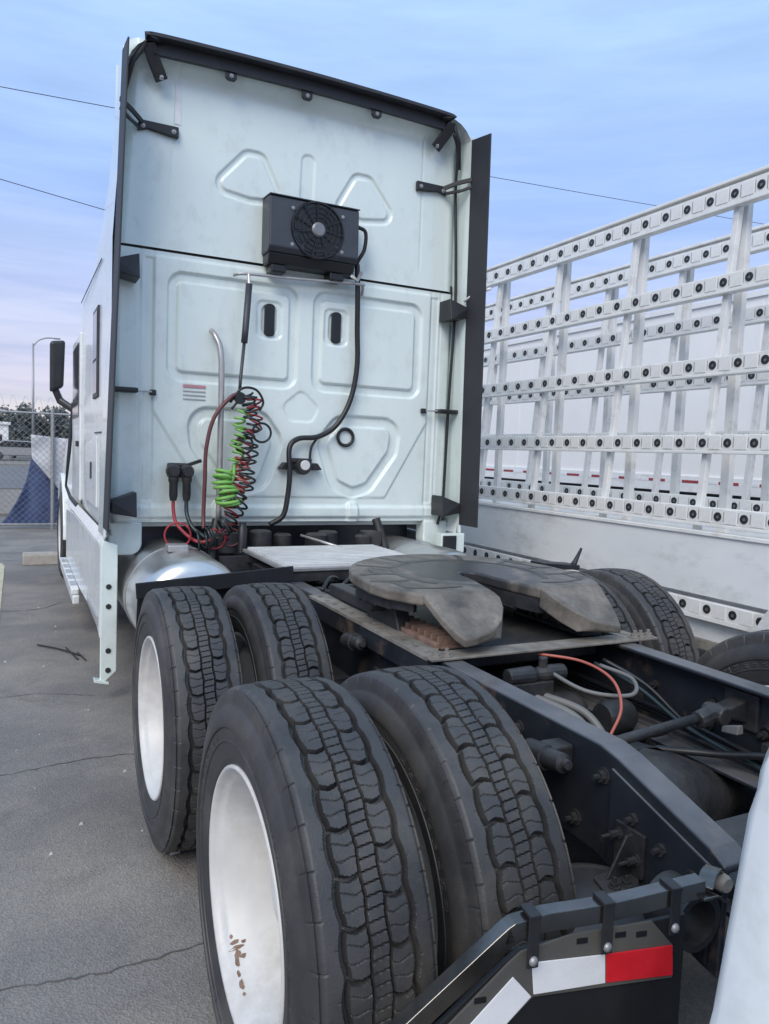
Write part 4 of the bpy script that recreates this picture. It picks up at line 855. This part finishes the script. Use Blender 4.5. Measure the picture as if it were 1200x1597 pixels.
# coil spring arm at the frame: curved strap and pin
MB().bar(spline([(-.525, -.675, .755), (-.50, -.66, .768), (-.465, -.645, .766), (-.44, -.63, .735)], 6), .03, .006).build('hanger_strap', 'bar_steel', hg, bevel=.002)
MB().bar(spline([(-.545, -.68, .745), (-.51, -.68, .742), (-.47, -.665, .715), (-.44, -.65, .700)], 6), .026, .006).build('hanger_strap', 'bar_steel', hg, bevel=.002)
MB().lathe([(0, -.02), (.014, -.02), (.018, -.012), (.018, .02), (0, .02)], (-.447, -.645, .735), 'y', 14).build('hanger_pin', 'steel_dusty', hg, smooth='auto')
MB().lathe([(.045, -.04), (.06, -.04), (.062, 0), (.06, .05), (.045, .05), (.04, .0)], (-.49, -.60, .655), 'y', 22, closed=True).build('hanger_socket', 'dark_metal', hg, smooth='auto')
fl = flap_poly('mudflap', [(-.552, .70), (-.552, .12), (-1.235, .12), (-1.235, .44), (-1.15, .50), (-.93, .67), (-.90, .69)], 'flap_rubber', -.006, -.016, truck)
pl = flap_poly('flap_plate', [(-.632, .703), (-.583, .648), (-.578, .582), (-.872, .600), (-1.08, .42), (-1.17, .42), (-1.16, .47), (-.925, .672), (-.90, .690), (-.80, .705)], 'grey_plate', .0, -.005, truck)
flap_poly('white_reflector', [(-.880, .668), (-.731, .657), (-.727, .601), (-.873, .607)], 'tape_white', .003, .0005, pl)
flap_poly('red_reflector', [(-.729, .657), (-.585, .650), (-.580, .589), (-.725, .601)], 'tape_red', .003, .0005, pl)
flap_poly('white_reflector', [(-.915, .648), (-.877, .604), (-1.04, .455), (-1.085, .49)], 'tape_white', .003, .0005, pl)
for x, z in ((-.78, .690), (-.655, .682), (-.70, .688), (-.975, .615), (-1.04, .56)): flap_poly('plate_slot', [(x-.011, z-.004), (x+.011, z-.005), (x+.011, z+.005), (x-.011, z+.006)], 'fan_black', .002, .0005, pl, 0)
for x, z0, z1 in ((-.889, .765, .672), (-.742, .765, .672), (-.600, .772, .685)):
    s_ = flap_poly('hanger_clamp', [(x-.011, z0), (x+.011, z0), (x+.011, z1), (x-.011, z1)], 'black_plastic', .022, .018, hg)
    flap_poly('clamp_lip', [(x-.0113, z0+.004), (x+.0113, z0+.004), (x+.0113, z0-.003), (x-.0113, z0-.003)], 'black_plastic', .024, -.016, hg)
    c_ = on_flap(x, z1+.014, .022); MB().lathe([(0, -.007), (.006, -.006), (.009, -.002), (.009, 0)], tuple(c_), 'y', 12).build('clamp_bolt', 'galvanised', hg, smooth=True)
# right hand hanger and flap (mirrored)
hr = MB().bar([(.43, -.66, .75), (.92, -.61, .745), (1.24, -.57, .49)], .03, .034).build('mudflap_hanger', 'frame_paint', truck, bevel=.005)
MB().prism([(.55, .70), (.55, .12), (1.235, .12), (1.235, .44), (.92, .68)], 'y', -.64, -.63).build('mudflap', 'flap_rubber', truck)
# small black bracket above right wheels
MB().prism([(.92, .985), (1.18, .965), (1.18, .940), (.92, .945)], 'y', 1.68, 1.80).build('mudguard_top', 'flap_rubber', truck, bevel=.004)
MB().tube([(1.14, 1.70, .95), (1.16, 1.70, .985), (1.20, 1.70, 1.06)], [.022, .014, .007], 8).build('bracket_stalk', 'flap_rubber', truck, smooth=True)

# ------------------------------------------------------------------ glass rack trailer
trl = empty('glass_rack_trailer', (2.4, 2, 0), 'white glass carrying trailer with two leaning racks of bumper rails beside the tractor', 'trailer')
OFF = Vector((-2.4, -2, 0))
def tb(mb, name, m, parent=None, **k):
    return mb.build(name, m, parent or trl, loc=(OFF if parent is None else None), **k)
Y0, Y1 = -1.5, 7.5
lean = .085
def xr(z, base): return base+(z-1.29)*lean
bump_mb = MB().lathe([(0, -.003), (.011, -.003), (.012, -.007), (.026, -.008), (.029, -.006), (.029, 0), (0, 0)], (0, 0, 0), 'x', 16)
bump_me = bpy.data.meshes.new('rubber_bumper'); bump_me.from_pydata(bump_mb.v, [], bump_mb.f); bump_me.materials.append(M['black_plastic']); fix_normals(bump_me); bump_me.materials.append(M['hub_grey'])
for p_ in bump_me.polygons:
    if max(math.hypot(bump_me.vertices[i].co.y, bump_me.vertices[i].co.z) for i in p_.vertices) < .0115: p_.material_index = 1
bump_me.shade_smooth(); bump_me.set_sharp_from_angle(angle=.7)
pm_ = MB().box(-.0045, .001, -.045, .045, -.044, .044)
pad_me = bpy.data.meshes.new('rail_pad'); pad_me.from_pydata(pm_.v, [], pm_.f); pad_me.materials.append(M['white_rack'])
def rack(base, zs, y_from, y_to, hgt=.105, top=True):
    for zi, zt in enumerate(zs):
        x = xr(zt, base); h = hgt*(1.15 if zi == 0 and top else 1)
        mb = MB().box(x, x+.05, Y0, Y1, zt-h, zt)
        mb.box(x-.006, x+.07, Y0, Y1, zt-h-.022, zt-h-.0005)
        if zi == 0 and top: mb.box(x-.004, x+.09, Y0, Y1, zt+.022, zt+.045); mb.box(x+.03, x+.06, Y0, Y1, zt, zt+.022)
        r_ = tb(mb, 'bumper_rail', 'white_rack', bevel=.004)
        # raised white pads either side of each bumper, and their slots
        slots = MB(); y = y_from
        while y < y_to:
            b = bpy.data.objects.new('rubber_bumper', bump_me); col.objects.link(b); b.parent = r_; b.location = (x+.001, y, zt-h*.52)
            b = bpy.data.objects.new('rail_pad', pad_me); col.objects.link(b); b.parent = r_; b.location = (x, y+.10, zt-h*.5)
            for s in (-.046, .042): slots.box(x-.0015, x+.001, y+s, y+s+.004, zt-h+.02, zt-.02)
            y += .198
        slots.build('rail_slot', 'slot_grey', r_)['kind'] = 'stuff'
near_z = [3.43, 2.835, 2.285, 1.765, 1.285]
rack(2.40, near_z, .80, 5.4)
rack(3.29, [3.385, 2.80, 2.32, 1.84, 1.31], 1.2, 6.6)
posts = [2.0+.92*k for k in range(-3, 6)]
for base, zt, dy in ((2.40, 3.42, 0), (3.29, 3.38, .35)):
    for y in posts:
        y = y+dy
        xb, xt = xr(1.0, base)+.052, xr(zt, base)+.052
        tb(MB().hexa([(xb, y-.023, 1.0), (xb+.045, y-.023, 1.0), (xb+.045, y+.023, 1.0), (xb, y+.023, 1.0)], [(xt, y-.023, zt), (xt+.045, y-.023, zt), (xt+.045, y+.023, zt), (xt, y+.023, zt)]), 'leaning_post', 'rack_post', bevel=.004)
        xv = xr(zt, base)+.11
        tb(MB().box(xv, xv+.05, y-.035, y+.035, 1.0, zt-.02), 'upright_post', 'rack_post', bevel=.004)
    # long top cap
# body
pn = tb(MB().box(2.375, 2.40, Y0, Y1, .70, 1.10), 'side_panel', 'white_panel', bevel=.004)
tb(MB().box(2.36, 2.46, Y0, Y1, 1.10, 1.125), 'panel_ledge', 'white_rack', bevel=.003)
tb(MB().box(2.40, 3.85, Y0, Y1, 1.02, 1.06), 'deck', 'white_rack')
tb(MB().box(3.83, 3.86, Y0, Y1, .70, 1.10), 'side_panel', 'white_panel')
x = 2.36
lr_ = tb(MB().box(x, x+.05, Y0, Y1, .575, .67), 'lower_bumper_rail', 'white_rack', bevel=.004)
tb(MB().box(x-.006, x+.06, Y0, Y1, .545, .5745), 'rail_lip', 'white_rack', bevel=.002)
y = .80
while y < 5.4:
    b = bpy.data.objects.new('rubber_bumper', bump_me); col.objects.link(b); b.parent = lr_; b.location = (x+.001, y, .6225)
    b = bpy.data.objects.new('rail_pad', pad_me); col.objects.link(b); b.parent = lr_; b.location = (x, y+.10, .6225); y += .198
tb(MB().box(2.43, 2.47, Y0, Y1, .40, .70), 'sill', 'white_panel', bevel=.004)
tb(MB().box(2.47, 3.8, Y0, Y1, .40, .46), 'lower_deck', 'steel_dusty')
tb(MB().prism([(-1.2, .34), (6.5, .34), (6.5, .40), (-1.2, .40)], 'x', 2.40, 2.50), 'chassis_beam', 'steel_dusty')
# trailer wheels under rounded fenders
for sg, xc in ((-1, 2.27), (1, 3.96)):
    for y in (.72, -.42):
        w = wheel(xc, y, .42, sg > 0, trl, random.uniform(0, 6), .84); w.location = (xc+OFF.x, y+OFF.y, .42)
    q = [(.72+.56*math.cos(a), .42+.56*math.sin(a)) for a in [PI*k/16 for k in range(9)]]+[(-.42+.56*math.cos(a), .42+.56*math.sin(a)) for a in [PI*k/16 for k in range(8, 17)]]
    q2 = [(.72+.53*math.cos(a), .42+.53*math.sin(a)) for a in [PI*k/16 for k in range(9)]]+[(-.42+.53*math.cos(a), .42+.53*math.sin(a)) for a in [PI*k/16 for k in range(8, 17)]]
    f_ = tb(MB().prism(q+list(reversed(q2)), 'x', xc-.16, xc+.16), 'wheel_fender', 'white_panel', bevel=.01)
    MB().prism(q, 'x', xc-.165, xc-.15).build('fender_face', 'white_panel', f_, bevel=.004)

# ------------------------------------------------------------------ white box trailer beyond
bx = empty('box_trailer', (6.5, 8, 0), 'white enclosed box trailer with red and white tape behind the glass racks', 'trailer')
BO = Vector((-6.5, -8, 0))
MB().box(6.5, 9.0, -6, 16, 1.28, 3.72).build('box_body', 'white_box', bx, bevel=.03, loc=BO)
MB().box(6.47, 6.50, -6, 16, 1.20, 1.42).build('lower_side_rail', 'white_panel', bx, bevel=.005, loc=BO)
MB().box(6.47, 6.50, -6, 16, 3.66, 3.74).build('upper_side_rail', 'white_panel', bx, bevel=.005, loc=BO)
k = 0; y = -5.9
while y < 15.8:
    MB().box(6.466, 6.4695, y, y+(.30 if k % 2 == 0 else .22), 1.325, 1.362).build('red_reflector' if k % 2 == 0 else 'white_reflector', 'tape_red_far' if k % 2 == 0 else 'tape_white', bx, loc=BO)
    y += .32 if k % 2 == 0 else .28; k += 1
for y in [-5+1.22*k for k in range(17)]: MB().box(6.494, 6.4995, y, y+.05, 1.43, 3.6).build('side_post', 'white_box', bx, loc=BO)
MB().box(6.9, 8.6, -5, 13, .95, 1.19).build('chassis', 'dark_metal', bx, loc=BO)
for y in (-4.4, -3.1):
    for xx in (6.75, 8.75):
        w = wheel(xx, y, .5, xx > 8, bx, 1.0); w.location = (xx-6.5, y-8, .5)
for yy in (9.5,): MB().box(7.0, 7.12, yy, yy+.12, .0, .95).build('landing_leg', 'dark_metal', bx, loc=BO); MB().box(8.4, 8.52, yy, yy+.12, .0, .95).build('landing_leg', 'dark_metal', bx, loc=BO)

# ------------------------------------------------------------------ white vehicle front at the near right
wv = empty('parked_vehicle', (.0, -2.2, 0), 'white vehicle front fender cut off by the lower right corner', 'vehicle')
WO = Vector((0, 2.2, 0))
def vprof(z0, zt, rc, grow):
    o = [(-.985-grow, z0), (-.885-grow, .84), (-.845-grow, 1.10), (-.832-grow, zt-rc)]
    for k in range(1, 7): a = PI/2*k/6; o.append((-.832-grow+rc-rc*math.cos(a), zt-rc+rc*math.sin(a)))
    return o+[(.2-x, z) for x, z in reversed(o)]
st = [(-.975, .50, 1.20, .10, -.03), (-.983, .47, 1.23, .10, -.010), (-1.00, .46, 1.25, .10, 0.0), (-1.10, .45, 1.28, .12, .0), (-1.5, .45, 1.32, .14, .0), (-2.6, .45, 1.38, .15, .0)]
vs_ = []; n = None
for y, z0, zt, rc, gr in st:
    pr = vprof(z0, zt, rc, gr); n = len(pr); vs_ += [(x, y, z) for x, z in pr]
fs = [(i*n+k, i*n+k+1, (i+1)*n+k+1, (i+1)*n+k) for i in range(len(st)-1) for k in range(n-1)]
fs += [tuple(range(n)), tuple(range((len(st)-1)*n, len(st)*n))]
MB().add(vs_, fs).build('hood', 'white_side', wv, smooth='auto', loc=WO)
MB().box(-.80, 1.0, -1.03, -.965, .36, .50).build('bumper', 'black_plastic', wv, bevel=.03, loc=WO)
for xx in (-.70, .90):
    w = wheel(xx, -1.75, .40, xx > 0, wv, 1.0, .8); w.location = (xx, -1.75+2.2, .40)

# ------------------------------------------------------------------ yard details
pb = MB().prism([(8.66, 0), (8.68, .12), (8.72, .15), (8.82, .15), (8.86, .12), (8.88, 0)], 'x', -1.64, .2).build('parking_block', 'concrete', bevel=.012)
tag(pb, 'low concrete parking block on the asphalt left of the tractor', 'parking block')
sk = MB(); sk.tube(spline([(-1.56, 4.55, .010), (-1.42, 4.36, .015), (-1.28, 4.14, .010)], 6), .006, 6); sk.tube([(-1.37, 4.36, .02), (-1.31, 4.05, .01)], .006, 6); sk.tube([(-1.30, 4.2, .02), (-1.26, 4.0, .012)], .005, 6)
tag(sk.build('stick', 'stick'), 'thin dark broken stick lying on the asphalt', 'stick')
lm = MB()
for k in range(40):
    x, y, s = random.uniform(-2.4, -1.2), random.uniform(.2, 6), random.uniform(.003, .010)
    lm.hexa([(x-s, y-s, .001), (x+s, y-s*.6, .001), (x+s*.8, y+s, .001), (x-s*.7, y+s*.8, .001)], [(x-s*.6, y-s*.5, s), (x+s*.5, y-s*.4, s*.9), (x+s*.4, y+s*.5, s), (x-s*.4, y+s*.4, s*.8)])
tag(lm.build('pebbles', 'litter'), 'scattered pale grit and pebbles on the asphalt', 'grit', kind='stuff')
lf = MB().add([(-1.175, 1.17, .004), (-1.14, 1.16, .012), (-1.13, 1.20, .02), (-1.165, 1.21, .006)], [(0, 1, 2, 3)]).add([(-1.20, 1.19, .003), (-1.175, 1.18, .015), (-1.18, 1.21, .004)], [(0, 1, 2)]).build('litter_scrap', 'litter')
tag(lf, 'small pale scrap of litter at the foot of the front drive tyre', 'litter')

# chain link fence
fe = empty('chain_link_fence', (-3, 13, 0), 'grey chain link fence with razor wire along the far edge of the yard', 'fence')
FO = Vector((3, -13, 0))
FX0, FX1, FH = -9.0, 3.0, 2.05
mesh_ = MB(); s = .11
def wire(a, b): mesh_.tube([a, b], .0035, 3, cap=False)
x = FX0-FH
while x < FX1:
    a0 = max(FX0, x); a1 = min(FX1, x+FH)
    if a1 > a0:
        wire((a0, 13, .05+(a0-x)), (a1, 13, .05+(a1-x)*.98)); wire((a0, 13.006, FH-(a0-x)), (a1, 13.006, FH-(a1-x)*.98))
    x += s
w_ = mesh_.build('wire_mesh', 'wire_grey', fe, loc=FO); w_['kind'] = 'stuff'
for x in [-1.14+k*2.45 for k in range(-3, 2)]:
    MB().tube([(x, 13.03, 0), (x, 13.03, FH+.08)], .032, 10).build('fence_post', 'galvanised', fe, loc=FO)
MB().tube([(FX0, 13.03, FH), (FX1, 13.03, FH)], .02, 8).build('top_rail', 'galvanised', fe, loc=FO)
MB().tube([(FX0, 13.03, .08), (FX1, 13.03, .08)], .02, 8).build('bottom_rail', 'galvanised', fe, loc=FO)
pts = []
for k in range(900):
    a = k*.42; pts.append((FX0+12*k/900, 13.03+.13*math.cos(a), FH+.16+.13*math.sin(a)))
MB().tube(pts, .002, 3).build('razor_wire', 'wire_grey', fe, loc=FO)
def cloth(name, corners, m, nu=22, nv=22, amp=.02, y=13.11, label=None, cat=None, fold=(7, 3), bend=0.0):
    A_, B_, C_, D_ = [Vector((a, y, b)) for a, b in corners]; V = np.zeros((nu, nv, 3))
    for i in range(nu):
        for j in range(nv):
            u, v = i/(nu-1), j/(nv-1); p_ = A_.lerp(B_, u).lerp(D_.lerp(C_, u), v)
            p_.x += bend*(1-u)*math.sin(PI*v)
            V[i, j] = (p_.x, p_.y-amp*(1.2+math.sin(u*fold[0]*2+v*fold[1]*2.2)+.5*math.sin(u*17-v*5)), p_.z)
    me = grid_mesh(name, V, nu, nv, m); o = link(name, me, None, fix=False)
    sm_ = o.modifiers.new('thickness', 'SOLIDIFY'); sm_.thickness = .004
    return tag(o, label, cat)
cloth('fence_screen', [(-1.49, 1.67), (-.40, 1.58), (-.50, .05), (-1.47, 1.25)], 'fabric_white', label='white fabric screen sagging on the chain link fence', cat='screen')
cloth('blue_tarp', [(-1.47, 1.30), (-.40, 1.2), (-.35, .04), (-1.98, .05)], 'tarp_blue', bend=.10, y=13.30, amp=.07, fold=(6, -3), nu=40, nv=40, label='dark blue tarp draped down the fence under the white screen', cat='tarp')

# street lamp, trees, distant vehicles and hut, cables
sl = empty('street_lamp', (-.65, 62, .16), 'tall grey street lamp with curved arm beyond the road', 'street lamp')
MB().tube([(0, 0, 0), (0, 0, 8.8)], [.12, .07], 10).build('lamp_post', 'galvanised', sl, smooth=True)
MB().tube(spline([(0, 0, 8.6), (.35, 0, 9.05), (.9, 0, 9.3), (1.5, 0, 9.34)], 6), .05, 8).build('lamp_arm', 'galvanised', sl, smooth=True)
MB().box(1.4, 1.9, -.12, .12, 9.27, 9.38).build('lamp_head', 'galvanised', sl, bevel=.04)
def tree(x, y, h, r, m, label):
    t = empty('tree', (x, y, .15), label, 'tree', 'trees beyond the road')
    tk = MB().tube([(0, 0, 0), (.05, 0, h*.3), (.1, .05, h*.55), (.05, 0, h*.8)], [.18, .14, .10, .04], 8)
    for k in range(7):
        a = random.uniform(0, 6.28); z = h*random.uniform(.3, .6)
        tk.tube([(.07, 0, z), (math.cos(a)*r*.4, math.sin(a)*r*.4, z+h*.15), (math.cos(a)*r*.75, math.sin(a)*r*.75, z+h*.26)], [.07, .05, .02], 5)
    tk.build('trunk', 'bark', t, smooth=True)
    N = 2600; cl = [(random.gauss(0, r*.42), random.gauss(0, r*.42), h*random.uniform(.36, .95), random.uniform(.25, .55)*r*.8) for k in range(26)]
    V = []; F = []
    for k in range(N):
        c = random.choice(cl); d = Vector((random.gauss(0, 1), random.gauss(0, 1), random.gauss(0, .8))).normalized()*c[3]*random.uniform(.5, 1)
        p_ = Vector(c[:3])+d; s = random.uniform(.05, .12); a_ = Vector((random.gauss(0, 1), random.gauss(0, 1), random.gauss(0, 1))).normalized(); b_ = a_.orthogonal().normalized()
        i = len(V); V += [p_+a_*s*1.6, p_+b_*s, p_-a_*s*1.6, p_-b_*s]; F.append((i, i+1, i+2, i+3))
    me = bpy.data.meshes.new('crown'); me.from_pydata([tuple(v) for v in V], [], F); me.materials.append(M[m]); link('crown', me, t, fix=False)
for x, y, h, r, m, lab in ((-2.0, 66, 3.8, 1.7, 'leaf', 'dark green rounded tree left of the street lamp'), (-.5, 67, 4.5, 1.9, 'leaf', 'tallest dark green tree behind the street lamp'), (1.0, 66, 4.0, 1.6, 'leaf', 'dark tree just right of the street lamp'),
                           (2.3, 68, 3.5, 1.6, 'leaf_olive', 'olive green tree beside the tractor mirror arm'), (-4.2, 72, 4.0, 2.2, 'leaf', 'dark tree at the far left edge behind the white hut'), (4.2, 70, 3.6, 1.8, 'leaf_olive', 'low olive tree nearest the tractor hood')):
    tree(x, y, h, r, m, lab)
ht = empty('white_hut', (-4.3, 60, .16), 'small white building at the far left beyond the road', 'building')
MB().box(-2, 2, -1.5, 1.5, 0, 2.5).build('wall', 'white_box', ht, bevel=.03); MB().box(-2.15, 2.15, -1.65, 1.65, 2.5, 2.7).build('roof', 'white_rack', ht, bevel=.03)
MB().box(-.4, .4, -1.53, -1.5, .1, 2.0).build('door', 'unit_grey', ht); MB().box(.9, 1.6, -1.53, -1.5, 1.0, 1.8).build('window', 'glass_dark', ht)
def far_car(x, y, label, m):
    c = empty('parked_car', (x, y, .16), label, 'car', 'cars parked beyond the road')
    MB().prism([(-2.1, .35), (2.1, .35), (2.15, .75), (1.3, .9), (.7, 1.4), (-1.0, 1.42), (-1.7, .95), (-2.15, .85)], 'y', -.85, .85).build('body', m, c, bevel=.08, seg=3)
    MB().prism([(.62, .95), (1.15, .92), (.62, 1.34), (-.95, 1.36), (-1.5, .96)], 'y', -.87, -.855).build('side_window', 'glass_dark', c)
    for xx in (-1.3, 1.3):
        for yy in (-.8, .8): MB().lathe([(0, -.1), (.2, -.1), (.32, -.09), (.32, .09), (.2, .1), (0, .1)], (xx, yy, .32), 'y', 16).build('wheel', 'rubber', c, smooth='auto')
far_car(-1.6, 57, 'grey car parked beyond the road left of the street lamp', 'galvanised'); far_car(2.6, 58, 'dark grey car parked beyond the road right of the street lamp', 'unit_grey')

def wire_span(name, a, b, sag, label, r=.02):
    a, b = Vector(a), Vector(b); pts = [a.lerp(b, t)-Vector((0, 0, sag*4*t*(1-t))) for t in [k/30 for k in range(31)]]
    tag(MB().tube(pts, r, 5).build(name, 'cable'), label, 'cable', 'overhead cables')
wire_span('overhead_cable', (-20, 40, 17.7), (60, 40, 21.3), .25, 'thin overhead cable crossing behind the cab roof, the upper one')
wire_span('overhead_cable', (-20, 40, 16.5), (12, 40, 12.2), .1, 'thin overhead cable ending behind the cab side, the lower one')
